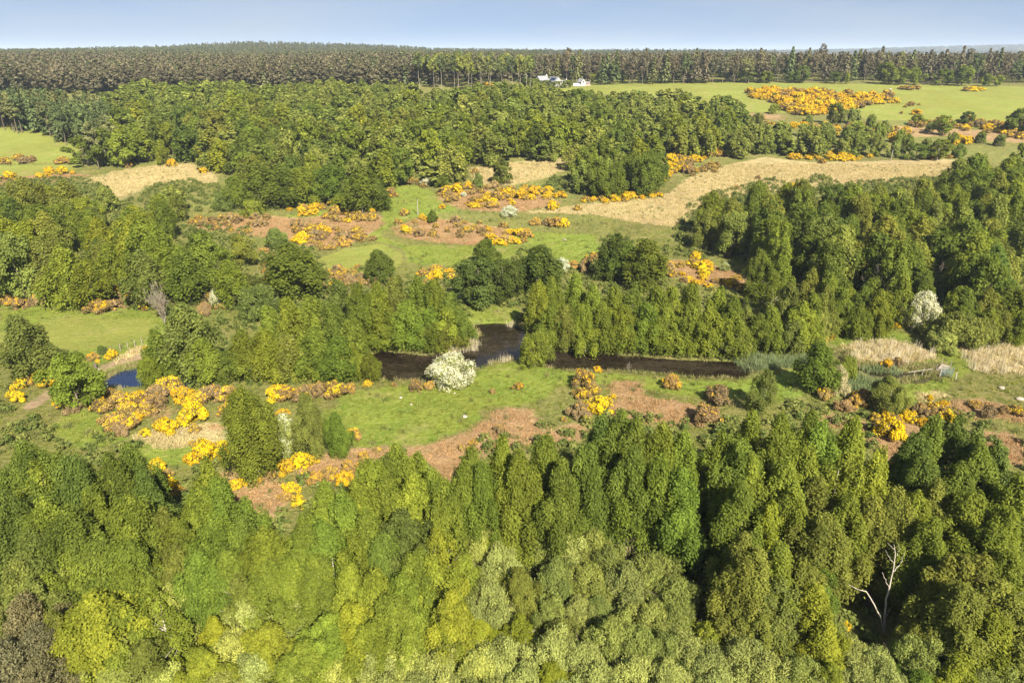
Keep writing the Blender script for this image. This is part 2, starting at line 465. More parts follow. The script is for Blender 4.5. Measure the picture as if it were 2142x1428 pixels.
def ground_material():
    m, nt, out = new_mat('ground')
    geo = N(nt, 'ShaderNodeNewGeometry')
    pos = geo.outputs['Position']
    n_big = noise_node(nt, pos, 0.035, 4.0)
    n_mid = noise_node(nt, pos, 0.22, 5.0, 0.62)
    n_fin = noise_node(nt, pos, 1.6, 6.0, 0.7)
    n_edge = noise_node(nt, pos, 0.42, 6.0, 0.72)
    def three(dark, mid, light):
        c = mix_col(nt, map_range(nt, n_mid, 0.32, 0.68), dark, mid)
        return mix_col(nt, map_range(nt, n_fin, 0.42, 0.74), c, light)
    c = three((0.090, 0.099, 0.024), (0.150, 0.150, 0.039), (0.224, 0.202, 0.073))
    layers = [   # (patch, colours, how ragged its edge is)
        ('lush', three((0.107, 0.155, 0.019), (0.159, 0.196, 0.028), (0.211, 0.228, 0.053)), 0.55),
        ('pasture', three((0.148, 0.172, 0.029), (0.187, 0.200, 0.038), (0.232, 0.230, 0.065)), 0.25),
        ('straw', three((0.232, 0.194, 0.082), (0.361, 0.280, 0.138), (0.404, 0.331, 0.181)), 0.8),
        ('bracken', three((0.185, 0.122, 0.055), (0.295, 0.190, 0.095), (0.35, 0.250, 0.135)), 1.15),
        ('wet', three((0.043, 0.043, 0.017), (0.069, 0.065, 0.026), (0.103, 0.095, 0.034)), 0.6),
        ('dirt', three((0.206, 0.142, 0.077), (0.284, 0.202, 0.120), (0.344, 0.267, 0.172)), 0.5),
    ]
    for nm, cc, ns in layers:
        at = N(nt, 'ShaderNodeAttribute', attribute_name=nm)
        e = math_node(nt, 'SUBTRACT', n_edge, 0.5)
        e = math_node(nt, 'MULTIPLY', e, ns * 2.0)
        # noise only acts where the patch has some weight
        w = map_range(nt, at.outputs['Fac'], 0.0, 0.3, 0.0, 1.0, 'LINEAR')
        e = math_node(nt, 'MULTIPLY', e, w)
        f = math_node(nt, 'ADD', at.outputs['Fac'], e)
        c = mix_col(nt, map_range(nt, f, 0.34, 0.66), c, cc)
    # thin, worn and mossy patches a few metres across
    n_pat = noise_node(nt, pos, 0.13, 6.0, 0.7)
    c = mix_col(nt, map_range(nt, n_pat, 0.54, 0.70, 0.0, 0.55), c, (0.27, 0.215, 0.095))
    c = mix_col(nt, map_range(nt, n_pat, 0.46, 0.30, 0.0, 0.45), c, (0.095, 0.150, 0.030))
    # broad drift of colour over tens of metres
    hs = N(nt, 'ShaderNodeHueSaturation')
    nt.links.new(map_range(nt, n_big, 0.3, 0.7, 0.488, 0.508, 'LINEAR'), hs.inputs['Hue'])
    nt.links.new(map_range(nt, n_big, 0.3, 0.7, 0.86, 1.1, 'LINEAR'), hs.inputs['Value'])
    nt.links.new(c, hs.inputs['Color'])
    bs = N(nt, 'ShaderNodeBsdfPrincipled')
    nt.links.new(hs.outputs['Color'], bs.inputs['Base Color'])
    bs.inputs['Roughness'].default_value = 0.95
    bs.inputs['Specular IOR Level'].default_value = 0.1
    bp = N(nt, 'ShaderNodeBump')
    bp.inputs['Strength'].default_value = 0.9
    bp.inputs['Distance'].default_value = 0.5
    hgt = math_node(nt, 'ADD', n_fin, math_node(nt, 'MULTIPLY', n_mid, 1.2))
    nt.links.new(hgt, bp.inputs['Height'])
    nt.links.new(bp.outputs['Normal'], bs.inputs['Normal'])
    nt.links.new(bs.outputs[0], out.inputs['Surface'])
    return m
M_GROUND = ground_material()

nx, ny = len(XS), len(YS)
VID = np.arange(nx * ny).reshape(ny, nx)
quads = np.stack([VID[:-1, :-1], VID[:-1, 1:], VID[1:, 1:], VID[1:, :-1]], -1).reshape(-1, 4)
qx = ((GX[:-1, :-1] + GX[1:, 1:]) / 2).ravel(); qy = ((GY[:-1, :-1] + GY[1:, 1:]) / 2).ravel()
qu, qv, _ = project(qx, qy, terrain0(qx, qy))
zone = np.zeros(len(quads), int)
fr = qy > 5
zone[fr & in_poly(qu, qv, COVER['pasture'][0])] = 1
zone[fr & (in_poly(qu, qv, COVER['pasture'][1]) | in_poly(qu, qv, COVER['pasture'][2]))] = 2
for P in COVER['dirt']:
    zone[fr & in_poly(qu, qv, P)] = 3
VCO = np.stack([GX.ravel(), GY.ravel(), GZ.ravel()], 1)

def fast_mesh(name, co, faces, attrs=None, smooth_shade=False):
    """co (n,3), faces (m,k) all with k corners; attrs: name -> (domain, values)"""
    me = bpy.data.meshes.new(name)
    co = np.ascontiguousarray(co, np.float32); faces = np.ascontiguousarray(faces, np.int32)
    m, k = faces.shape
    me.vertices.add(len(co)); me.vertices.foreach_set('co', co.ravel())
    me.loops.add(m * k); me.loops.foreach_set('vertex_index', faces.ravel())
    me.polygons.add(m); me.polygons.foreach_set('loop_start', np.arange(0, m * k, k, dtype=np.int32))
    if smooth_shade:
        me.polygons.foreach_set('use_smooth', np.ones(m, bool))
    for nm, (dom, vals) in (attrs or {}).items():
        a = me.attributes.new(nm, 'FLOAT', dom)
        a.data.foreach_set('value', np.ascontiguousarray(vals, np.float32).ravel())
    me.update(calc_edges=True)
    me.validate()
    return me

def link(o, parent=None):
    col.objects.link(o)
    if parent is not None:
        o.parent = parent
    return o

def tag(o, label=None, cat=None, group=None, kind=None):
    for k, v in (('label', label), ('category', cat), ('group', group), ('kind', kind)):
        if v:
            o[k] = v
    return o

for zi, (nm, lab) in enumerate([('ground', 'rough grass and bracken ground of the whole valley'), ('pasture_field', 'smooth yellow-green pasture below the right-hand conifer strip'),
                                ('pasture_field', 'rounded pale green pasture hill at the left edge'), ('dirt_path', 'worn earth path past the small blue pool')]):
    q = quads[zone == zi]
    used, inv = np.unique(q, return_inverse=True)
    me = fast_mesh(nm, VCO[used], inv.reshape(-1, 4), {k: ('POINT', v.ravel()[used]) for k, v in MASK.items()}, True)
    me.materials.append(M_GROUND)
    tag(link(bpy.data.objects.new(nm, me)), lab, nm.split('_')[-1], None, 'structure')

# ------------------------------------------------------------------ water
def water_material(name, weeds, body):
    m, nt, out = new_mat(name)
    geo = N(nt, 'ShaderNodeNewGeometry')
    mpn = N(nt, 'ShaderNodeMapping')
    mpn.inputs['Scale'].default_value = (0.45, 1.0, 1.0)
    nt.links.new(geo.outputs['Position'], mpn.inputs['Vector'])
    a = noise_node(nt, mpn.outputs['Vector'], 0.20, 5.0, 0.65)
    b = noise_node(nt, mpn.outputs['Vector'], 2.6, 5.0, 0.75)
    bs = N(nt, 'ShaderNodeBsdfPrincipled')
    bs.inputs['Base Color'].default_value = (*body, 1)
    bs.inputs['Roughness'].default_value = 0.03
    bs.inputs['IOR'].default_value = 1.33
    bp = N(nt, 'ShaderNodeBump')
    bp.inputs['Strength'].default_value = 0.06
    bp.inputs['Distance'].default_value = 0.1
    nt.links.new(noise_node(nt, geo.outputs['Position'], 5.0, 2.0), bp.inputs['Height'])
    nt.links.new(bp.outputs['Normal'], bs.inputs['Normal'])
    if weeds:
        wd = N(nt, 'ShaderNodeBsdfPrincipled')
        nt.links.new(mix_col(nt, b, (0.012, 0.009, 0.005), (0.062, 0.042, 0.018)), wd.inputs['Base Color'])
        wd.inputs['Roughness'].default_value = 0.7
        f = math_node(nt, 'ADD', math_node(nt, 'MULTIPLY', a, 0.95), math_node(nt, 'MULTIPLY', b, 0.75))
        ms = N(nt, 'ShaderNodeMixShader')
        nt.links.new(map_range(nt, f, 0.80, 1.06, 0.02, 0.55), ms.inputs['Fac'])
        nt.links.new(bs.outputs[0], ms.inputs[1]); nt.links.new(wd.outputs[0], ms.inputs[2])
        nt.links.new(ms.outputs[0], out.inputs['Surface'])
    else:
        nt.links.new(bs.outputs[0], out.inputs['Surface'])
    return m

def offset_poly(P, d):
    A = np.array(P); n = len(A)
    area = 0.5 * np.sum(A[:, 0] * np.roll(A[:, 1], -1) - np.roll(A[:, 0], -1) * A[:, 1])
    s = 1 if area > 0 else -1
    e = np.roll(A, -1, 0) - A
    nrm = np.stack([e[:, 1], -e[:, 0]], 1) * s
    nrm /= np.linalg.norm(nrm, axis=1, keepdims=True) + 1e-9
    v = nrm + np.roll(nrm, 1, 0)
    v /= np.linalg.norm(v, axis=1, keepdims=True) + 1e-9
    return A + v * d

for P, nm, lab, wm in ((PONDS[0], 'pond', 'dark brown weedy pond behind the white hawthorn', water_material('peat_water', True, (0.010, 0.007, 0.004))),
                       (PONDS[1], 'pool', 'small deep blue pool beside the earth path', water_material('sky_tinted_water', False, (0.007, 0.016, 0.05))),  # blue of the mirrored sky is put into the pool's body colour
                       (PONDS[2], 'ditch_water', 'narrow dark marsh ditch leading to the footbridge', water_material('ditch_water', True, (0.010, 0.008, 0.004)))):
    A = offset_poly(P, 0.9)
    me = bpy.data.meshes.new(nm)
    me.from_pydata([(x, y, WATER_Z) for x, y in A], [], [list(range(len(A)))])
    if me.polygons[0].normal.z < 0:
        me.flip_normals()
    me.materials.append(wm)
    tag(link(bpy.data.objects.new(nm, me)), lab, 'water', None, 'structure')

# ------------------------------------------------------------------ plant meshes
def unit(a):
    return a / (np.linalg.norm(a, axis=-1, keepdims=True) + 1e-9)

def leaf_quads(P, Nn, T, a, b):
    T = unit(T - Nn * np.sum(T * Nn, -1, keepdims=True))
    B = np.cross(Nn, T)
    a = np.broadcast_to(np.asarray(a, float), (len(P),))[:, None]; b = np.broadcast_to(np.asarray(b, float), (len(P),))[:, None]
    V = np.stack([P + T * a, P + B * b, P - T * a, P - B * b], 1).reshape(-1, 3)
    return V

def leaf_mesh(name, chunks, mat):
    """chunks: list of (V (4n,3), tone (n,))"""
    V = np.concatenate([c[0] for c in chunks]); t = np.concatenate([c[1] for c in chunks])
    F = np.arange(len(V)).reshape(-1, 4)
    me = fast_mesh(name, V, F, {'tone': ('FACE', t)})
    me.materials.append(mat)
    return me

def tube_mesh(name, lines, mat, sides=6):
    """lines: list of (points (k,3), radii (k,))"""
    V = []; F = []; base = 0
    for pts, rad in lines:
        pts = np.asarray(pts, float); k = len(pts)
        tan = unit(np.gradient(pts, axis=0))
        ref = np.where(np.abs(tan[:, 2:3]) > 0.9, np.array([[1.0, 0, 0]]), np.array([[0, 0, 1.0]]))
        s = unit(np.cross(tan, ref)); q = np.cross(tan, s)
        ang = np.linspace(0, 2 * np.pi, sides, endpoint=False)
        ring = pts[:, None] + (np.cos(ang)[None, :, None] * s[:, None] + np.sin(ang)[None, :, None] * q[:, None]) * np.asarray(rad)[:, None, None]
        V.append(ring.reshape(-1, 3))
        idx = base + np.arange(k * sides).reshape(k, sides)
        f = np.stack([idx[:-1], np.roll(idx, -1, 1)[:-1], np.roll(idx, -1, 1)[1:], idx[1:]], -1).reshape(-1, 4)
        F.append(f); base += k * sides
    me = fast_mesh(name, np.concatenate(V), np.concatenate(F), None, True)
    me.materials.append(mat)
    return me

def bent(p0, p1, k, wob, r):
    t = np.linspace(0, 1, k)[:, None]
    pts = np.asarray(p0) * (1 - t) + np.asarray(p1) * t
    off = r.normal(0, wob, (k, 3)); off[0] = 0
    off = np.cumsum(off, 0) * 0.5
    return pts + off

def crown_shape(kind, t):
    t = np.asarray(t, float)
    if kind == 'birch':
        return np.where(t > 0.36, np.clip(1 - ((t - 0.36) / 0.66) ** 1.7, 0, 1) ** 0.95, 1 - 0.45 * ((0.36 - t) / 0.36) ** 1.6)
    if kind == 'tall':
        return np.where(t > 0.30, np.clip(1 - ((t - 0.30) / 0.72) ** 1.5, 0, 1) ** 1.0, 1 - 0.4 * ((0.30 - t) / 0.30) ** 1.6)
    if kind == 'round':
        return np.sqrt(np.clip(1 - ((t - 0.46) / 0.56) ** 2, 0, 1))
    if kind == 'dome':
        return np.clip(1 - t ** 2.1, 0, 1) ** 0.62 * (0.80 + 0.20 * smooth(0, 0.25, t))
    return 1 - t

def crown(name, mat, seed, h, w, base, kind, n_lobes, lobe_r, stretch, n_leaf, la, lb, droop=0.0, up=0.5, narrow_up=False, flat_n=0.6, split=None):
    """leaf clumps hung on a crown envelope; returns a mesh (or meshes if split gives fractions per second material)"""
    r = np.random.default_rng(seed)
    ii = np.arange(n_lobes)
    t = (ii + r.uniform(0, 1, n_lobes)) / n_lobes
    t = t ** 0.9
    ph = ii * 2.39996 + r.normal(0, 0.5, n_lobes)
    env = crown_shape(kind, t) * w / 2
    # each tree leans and bulges its own way
    bulge = 1 + 0.22 * np.sin(ph * 2 + r.uniform(0, 6)) + 0.12 * np.sin(ph * 3 + t * 5 + r.uniform(0, 6))
    rad = env * r.uniform(0.25, 0.95, n_lobes) * bulge
    lean = r.normal(0, 0.03, 2) * h
    C = np.stack([rad * np.cos(ph) + lean[0] * t, rad * np.sin(ph) + lean[1] * t, base + (h - base) * (0.05 + 0.9 * t)], 1)
    LR = lobe_r * w * r.uniform(0.55, 1.45, n_lobes) * (0.55 + 0.45 * crown_shape(kind, np.clip(t, 0, 0.97)))
    C[:, 2] = np.minimum(C[:, 2], h - LR * stretch * 0.6)
    wgt = LR ** 2; wgt = wgt / wgt.sum()
    cnt = np.maximum(8, (wgt * n_leaf).astype(int))
    li = np.repeat(ii, cnt)
    n = len(li)
    outw = np.stack([np.cos(ph), np.sin(ph), np.full(n_lobes, 0.55)], 1)
    D = unit(r.normal(0, 1, (n, 3)) + 0.75 * outw[li])
    rr = r.uniform(0, 1, n) ** 0.38 * (1 + 0.10 * r.normal(0, 1, n))
    P = C[li] + D * (LR[li] * rr)[:, None] * np.array([1, 1, stretch])
    if droop > 0:
        m = r.uniform(0, 1, n) < 0.45
        dz = r.exponential(droop, n) * m
        # hanging twigs: gather the drooping leaves into strands
        P[:, 2] -= dz
        P[:, :2] += D[:, :2] * (dz * 0.10)[:, None]
    P[:, 2] = np.maximum(P[:, 2], 0.12 * h * r.uniform(0.1, 1, n))
    Nn = unit(0.55 * D + np.array([0, 0, up]) + flat_n * r.normal(0, 0.6, (n, 3)))
    if narrow_up:
        T = unit(0.7 * D + np.array([0, 0, 0.8]) + r.normal(0, 0.45, (n, 3)))
        Nn = unit(Nn + r.normal(0, 0.4, (n, 3)))
    elif droop > 0:
        T = unit(np.array([0, 0, -0.8]) + 0.4 * D + r.normal(0, 0.5, (n, 3)))
    else:
        T = r.normal(0, 1, (n, 3))
    sz = r.uniform(0.7, 1.35, n)
    lobe_tone = r.uniform(0.80, 1.22, n_lobes)
    tone = lobe_tone[li] * r.uniform(0.72, 1.28, n)
    V = leaf_quads(P, Nn, T, la * sz, lb * sz)
    if split is None:
        return leaf_mesh(name, [(V, tone)], mat)
    mat2, frac_lobe, la2, lb2 = split
    # second kind of face (blossom) sits on the outer shell of some clumps
    lob = np.clip(frac_lobe + r.normal(0, 0.22, n_lobes), 0, 1) if frac_lobe < 0.97 else np.ones(n_lobes)
    shell = (rr > 0.72) & (D[:, 2] > -0.35)
    tip = np.clip(0.5 + 0.9 * (D[:, 2] - 0.45) + (lob[li] - 0.5) * 1.6, 0, 1)
    sel = shell & (r.uniform(0, 1, n) < (lob[li] if frac_lobe > 0.6 else tip * (0.35 + 0.65 * lob[li])))
    V2 = leaf_quads(P[sel] + D[sel] * 0.03, unit(D[sel] + r.normal(0, 0.45, (sel.sum(), 3))), r.normal(0, 1, (sel.sum(), 3)), la2 * sz[sel], lb2 * sz[sel])
    keep = ~sel
    a = leaf_mesh(name, [(V.reshape(-1, 4, 3)[keep].reshape(-1, 3), tone[keep])], mat)
    b = leaf_mesh('blossom', [(V2, r.uniform(0.8, 1.15, sel.sum()))], mat2)
    return a, b

def trunk(name, mat, seed, h, r0, fork=0.35, limbs=9, w=4.0, reach=0.55, lean=0.012):
    r = np.random.default_rng(seed)
    top = np.array([r.normal(0, lean) * h, r.normal(0, lean) * h, h * 0.84])
    main = bent((0, 0, -0.3), top, 9, 0.012 * h, r)
    lines = [(main, np.linspace(r0, r0 * 0.15, 9))]
    for i in range(limbs):
        t = fork + (0.72 - fork) * (i + r.uniform(0, 1)) / limbs
        p0 = np.array([np.interp(t, np.linspace(0, 1, 9), main[:, k]) for k in range(3)])
        a = r.uniform(0, 6.283)
        L = w * 0.5 * reach * (1.15 - 0.7 * t)
        p1 = p0 + np.array([math.cos(a) * L, math.sin(a) * L, L * r.uniform(0.7, 1.5)])
        p1[2] = min(p1[2], h * 0.8)
        rr0 = r0 * (1 - 0.8 * t) * 0.32
        lines.append((bent(p0, p1, 5, 0.03 * L, r), np.linspace(rr0, rr0 * 0.3, 5)))
    return tube_mesh(name, lines, mat, 6)

def branching(name, mat, seed, h, r0, stems, levels, spread=0.6, twig=0.02, kids=4, upright=0.9, k=6):
    """bare tree: stems that fork and fork again"""
    r = np.random.default_rng(seed)
    lines = []
    def rec(p, d, L, rad, lev):
        e = p + d * L
        pts = bent(p, e, k, 0.035 * L, r)
        lines.append((pts, np.linspace(rad, max(rad * 0.45, twig * 0.6), k)))
        if lev == 0:
            return
        for i in range(kids):
            t = r.uniform(0.35, 1.0)
            q = np.array([np.interp(t, np.linspace(0, 1, k), pts[:, c]) for c in range(3)])
            nd = unit(d + r.normal(0, spread, 3) + np.array([0, 0, upright * 0.35]))
            rec(q, nd, L * r.uniform(0.42, 0.68), max(rad * 0.45 * (1.15 - 0.4 * t), twig), lev - 1)
    for s in range(stems):
        a = r.uniform(0, 6.283)
        tilt = (0.12 + 0.25 * r.uniform()) if stems > 1 else 0.06
        d = unit(np.array([math.cos(a) * tilt, math.sin(a) * tilt, 1.0]))
        rec(np.array([0, 0, -0.2]), d, h * r.uniform(0.5, 0.62), r0, levels)
    return tube_mesh(name, lines, mat, 5)

def spruce_crown(name, mat, seed, h, w, tiers, per, la, lb, base=0.08, ragged=0.2):
    r = np.random.default_rng(seed)
    P = []; T = []
    for i in range(tiers):
        t = (i + r.uniform(-0.2, 0.2)) / tiers
        z = h * (base + (1 - base) * t)
        L = w / 2 * (1 - t) ** 0.85 * r.uniform(1 - ragged, 1 + ragged) + 0.12
        m = max(4, int(per * (1 - 0.75 * t)))
        for j in range(m):
            a = j * 6.283 / m + r.uniform(0, 1.2)
            Lj = L * r.uniform(0.7, 1.15)
            for s in (0.35, 0.68, 0.98):
                P.append((math.cos(a) * Lj * s, math.sin(a) * Lj * s, z - Lj * s * 0.30 + r.normal(0, 0.12)))
                T.append((math.cos(a), math.sin(a), -0.3))
    P = np.array(P); T = np.array(T) + r.normal(0, 0.25, (len(P), 3)); n = len(P)
    Nn = unit(np.array([0, 0, 0.9]) + 0.5 * unit(P * [1, 1, 0]) + r.normal(0, 0.35, (n, 3)))
    sz = r.uniform(0.75, 1.3, n)
    V = leaf_quads(P, Nn, T, la * sz, lb * sz)
    return leaf_mesh(name, [(V, r.uniform(0.65, 1.35, n))], mat)

# libraries: (trunk mesh, crown mesh) at nominal height and width
LIB = {}
def lib(key, h, w, pairs):
    LIB[key] = (h, w, pairs)

for lod, n_leaf, la, lb, nv in (('near', 26000, 0.10, 0.064, 8), ('mid', 11000, 0.15, 0.098, 6), ('far', 3800, 0.25, 0.175, 6)):
    k = {'near': 0, 'mid': 100, 'far': 200}[lod]
    lib('birch_' + lod, 10.0, 5.0, [(trunk('trunk', M_BIRCH_BARK, 10 + k + i, 10, 0.12, 0.25, 10 if lod != 'far' else 3, 5.0),
         crown('crown', M_LEAF, 40 + k + i, 10, 5.0, 1.0, 'birch' if i % 2 else 'tall', 58 if lod != 'far' else 30, 0.145, 1.6, n_leaf, la * 1.1, lb * 0.88, droop=0.65)) for i in range(nv)])
    lib('oak_' + lod, 8.0, 7.0, [(trunk('trunk', M_GREY_BARK, 300 + k + i, 8, 0.22, 0.2, 8, 7.0),
         crown('crown', M_LEAF, 340 + k + i, 8, 7.0, 0.7, 'round', 46 if lod != 'far' else 26, 0.15, 0.9, n_leaf, la, lb * 1.15, droop=0.0, up=0.5)) for i in range(3)])
    lib('willow_' + lod, 4.5, 5.5, [(trunk('trunk', M_TWIG, 500 + k + i, 4.5, 0.07, 0.05, 14, 5.0, 1.0),
         crown('crown', M_WILLOW, 540 + k + i, 4.5, 5.5, 0.15, 'dome', 60 if lod != 'far' else 26, 0.135, 1.15, n_leaf, la * 1.2, lb * 0.5, droop=0.0, up=0.2, narrow_up=True)) for i in range(5 if lod == 'near' else 3)])

lib('sparse_birch', 10.0, 5.0, [(trunk('trunk', M_BIRCH_BARK, 710 + i, 10, 0.16, 0.15, 20, 5.0, 1.0),
    crown('crown', M_LEAF, 740 + i, 10, 5.0, 1.0, 'birch', 46, 0.13, 1.5, 9500, 0.12, 0.06, droop=0.6)) for i in range(3)])
lib('spruce', 22.0, 8.0, [(trunk('trunk', M_PINE_BARK, 810 + i, 22, 0.3, 0.5, 2, 3.0), spruce_crown('crown', M_NEEDLE, 840 + i, 22, 8.0, 24, 11, 1.0, 0.62, 0.10 + 0.04 * i)) for i in range(4)])
lib('pine', 18.0, 6.5, [(trunk('trunk', M_PINE_BARK, 860 + i, 18, 0.28, 0.55, 5, 4.5), crown('crown', M_NEEDLE, 880 + i, 18, 6.5, 6.5, 'round', 24, 0.20, 0.75, 1100, 0.42, 0.30, up=0.6)) for i in range(4)])
lib('tall_pine', 20.0, 6.0, [(trunk('trunk', M_TWIG, 890 + i, 20, 0.24, 0.6, 4, 4.0), crown('crown', M_NEEDLE, 900 + i, 20, 6.0, 10.5, 'round', 18, 0.22, 0.8, 900, 0.42, 0.30, up=0.6)) for i in range(3)])
lib('brown_pine', 9.0, 6.0, [(trunk('trunk', M_PINE_BARK, 910 + i, 9, 0.22, 0.3, 10, 6), crown('crown', M_WILLOW, 920 + i, 9, 6.0, 1.2, 'birch', 40, 0.17, 0.85, 16000, 0.12, 0.045, up=0.3, narrow_up=True)) for i in range(2)])

GORSE = {}
for nm, fr_ in (('full', 0.80), ('half', 0.34), ('low', 0.06)):
    for lod, n_leaf, la, lb in (('near', 6500, 0.09, 0.04), ('mid', 3200, 0.13, 0.07)):
        GORSE[nm, lod] = [crown('foliage', M_GORSE, 950 + i + int(fr_ * 50), 1.7, 3.0, 0.05, 'dome', 36, 0.14, 0.85, n_leaf, la, lb, up=0.3, narrow_up=True,
                                split=(M_GORSE_FLOWER, fr_, la * 0.85, lb * 1.5)) for i in range(4)]
HAWTHORN = {}
for nm, fr_ in (('full', 0.78), ('half', 0.30)):
    HAWTHORN[nm] = [crown('foliage', M_LEAF, 1200 + i, 5.0, 7.6, 0.1, 'dome', 120, 0.125, 0.9, 30000, 0.10, 0.07, up=0.4, split=(M_MAY_FLOWER, fr_, 0.085, 0.065)) for i in range(2)]
HAW_TRUNK = trunk('trunk', M_GREY_BARK, 1300, 4.2, 0.14, 0.1, 8, 6.0)
DEAD = [branching('dead_wood', M_DEAD_BARK, 1400 + i, 7, 0.10, 1, 3, 0.55, 0.022, 4) for i in range(2)]
BARE = [branching('branches', M_TWIG, 1420 + i, 6, 0.05, 5, 3, 0.45, 0.012, 5) for i in range(3)]

# ------------------------------------------------------------------ planting
THINGS = []      # everything that needs a label at the end
NOUN = {'birch': 'birch', 'oak': 'broadleaf tree', 'willow': 'willow', 'sparse': 'sparse-leaved birch', 'spruce': 'spruce', 'pine': 'pine', 'tall_pine': 'tall bare-stemmed pine', 'brown_pine': 'brown-needled pine', 'wood': 'woodland tree'}
NAME = {'birch': 'birch_tree', 'oak': 'oak_tree', 'willow': 'willow_shrub', 'sparse': 'birch_tree', 'spruce': 'spruce_tree', 'pine': 'pine_tree', 'tall_pine': 'pine_tree', 'brown_pine': 'pine_tree', 'wood': 'woodland_tree'}
CATEG = {'birch': 'birch tree', 'oak': 'tree', 'willow': 'willow', 'sparse': 'birch tree', 'spruce': 'spruce tree', 'pine': 'pine tree', 'tall_pine': 'pine tree', 'brown_pine': 'pine tree', 'wood': 'woodland tree'}

TINT = {  # real leaf colours, linear
    'mid': (0.157, 0.193, 0.026), 'dark': (0.123, 0.159, 0.025), 'deep': (0.098, 0.134, 0.025), 'yellow': (0.207, 0.229, 0.026), 'lime': (0.234, 0.260, 0.026), 'bright': (0.142, 0.195, 0.027),
    'olive': (0.171, 0.187, 0.034), 'grey': (0.165, 0.192, 0.042), 'pale': (0.238, 0.260, 0.058), 'blue': (0.128, 0.167, 0.036), 'sallow': (0.222, 0.246, 0.066), 'silver': (0.342, 0.307, 0.170),
    'brown': (0.120, 0.108, 0.056), 'rust': (0.102, 0.086, 0.047), 'fir': (0.080, 0.104, 0.034), 'pinegreen': (0.125, 0.131, 0.044), 'fresh': (0.177, 0.212, 0.026), 'umber': (0.118, 0.112, 0.054),
}
TINT_WORD = {'mid': 'mid-green', 'dark': 'dark green', 'deep': 'deep green', 'yellow': 'yellow-green', 'lime': 'lime green', 'bright': 'bright green', 'olive': 'olive', 'grey': 'grey-green', 'pale': 'pale green', 'blue': 'bluish green',
             'sallow': 'pale grey-green', 'silver': 'silvery grey', 'brown': 'brown', 'rust': 'rusty brown', 'fir': 'dark green', 'pinegreen': 'dull green', 'fresh': 'fresh green', 'umber': 'dull brown'}

def jitter(c, s=0.11):
    f = 1 + rng.normal(0, s); g = rng.normal(0, s * 0.24)
    return (max(0.01, c[0] * f * (1 + g)), max(0.01, c[1] * f), max(0.006, c[2] * f * (1 - g)), 1.0)

def place_tree(kind, x, y, h, w, tint, stand, parts=True, key=None):
    z = tz(x, y)
    u, v, d = project(x, y, z + h * 0.8)
    if key is None:
        lod = 'near' if d < 92 else ('mid' if d < 215 else 'far')
        key = {'birch': 'birch_' + lod, 'wood': 'birch_' + lod, 'oak': 'oak_' + lod, 'willow': 'willow_' + lod, 'sparse': 'sparse_birch'}.get(kind, kind)
    h0, w0, pairs = LIB[key]
    if kind == 'wood' and rng.uniform() < 0.35:
        h0, w0, pairs = LIB['oak_' + lod]
    tr, cr = pairs[rng.integers(len(pairs))]
    rz = rng.uniform(0, 6.283)
    c = jitter(TINT[tint])
    if kind == 'wood':
        c = (c[0] * 1.1, c[1] * 1.08, c[2], 1.0)
    root = bpy.data.objects.new(NAME[kind], None if parts else cr)
    root.location = (x, y, z); root.rotation_euler = (0, 0, rz)
    root.scale = (w / w0, w / w0, h / h0)
    link(root)
    if parts:
        root.empty_display_size = 0.5
        t = link(bpy.data.objects.new('trunk', tr), root); t.color = c
        k = link(bpy.data.objects.new('crown', cr), root); k.color = c
    else:
        root.color = c
    tag(root, None, CATEG[kind])
    THINGS.append(dict(o=root, cat=CATEG[kind], noun=NOUN[kind], stand=stand, adj=TINT_WORD[tint], u=float(u), v=float(v), d=float(d), h=h))
    return root

def place_top(kind, u, v, h, w, tint, stand, key=None):
    (x, y), = unproject(u, v, h)
    return place_tree(kind, x, y, h, w, tint, stand, True, key)

def place_px(kind, u, vbase, vtop, wpx, tint, stand, key=None):
    """isolated tree: foot at pixel (u, vbase); height and width from its outline"""
    (x, y), = unproject(u, vbase)
    z = tz(x, y)
    b = (vtop - CY) / FPX
    h = CAM_H + y * (-sP - b * cP) / (cP - b * sP) - z
    _, _, d = project(x, y, z + h / 2)
    return place_tree(kind, x, y, max(h, 0.8), wpx * d / FPX * (1.2 if kind in ('birch', 'sparse') else 1.0), tint, stand, True, key)

def place_bank(kind, u, v, h, w, tint, stand, limit):
    """crown top at pixel (u, v), but the foot no nearer than the water's edge"""
    (x, y), = unproject(u, v, h)
    z = tz(x, y)
    _, vb, d = project(x, y, z)
    if vb <= limit:
        return place_tree(kind, x, y, h, w, tint, stand)
    return place_px(kind, u, limit - rng.uniform(0, 9), v, w * FPX / d, tint, stand)

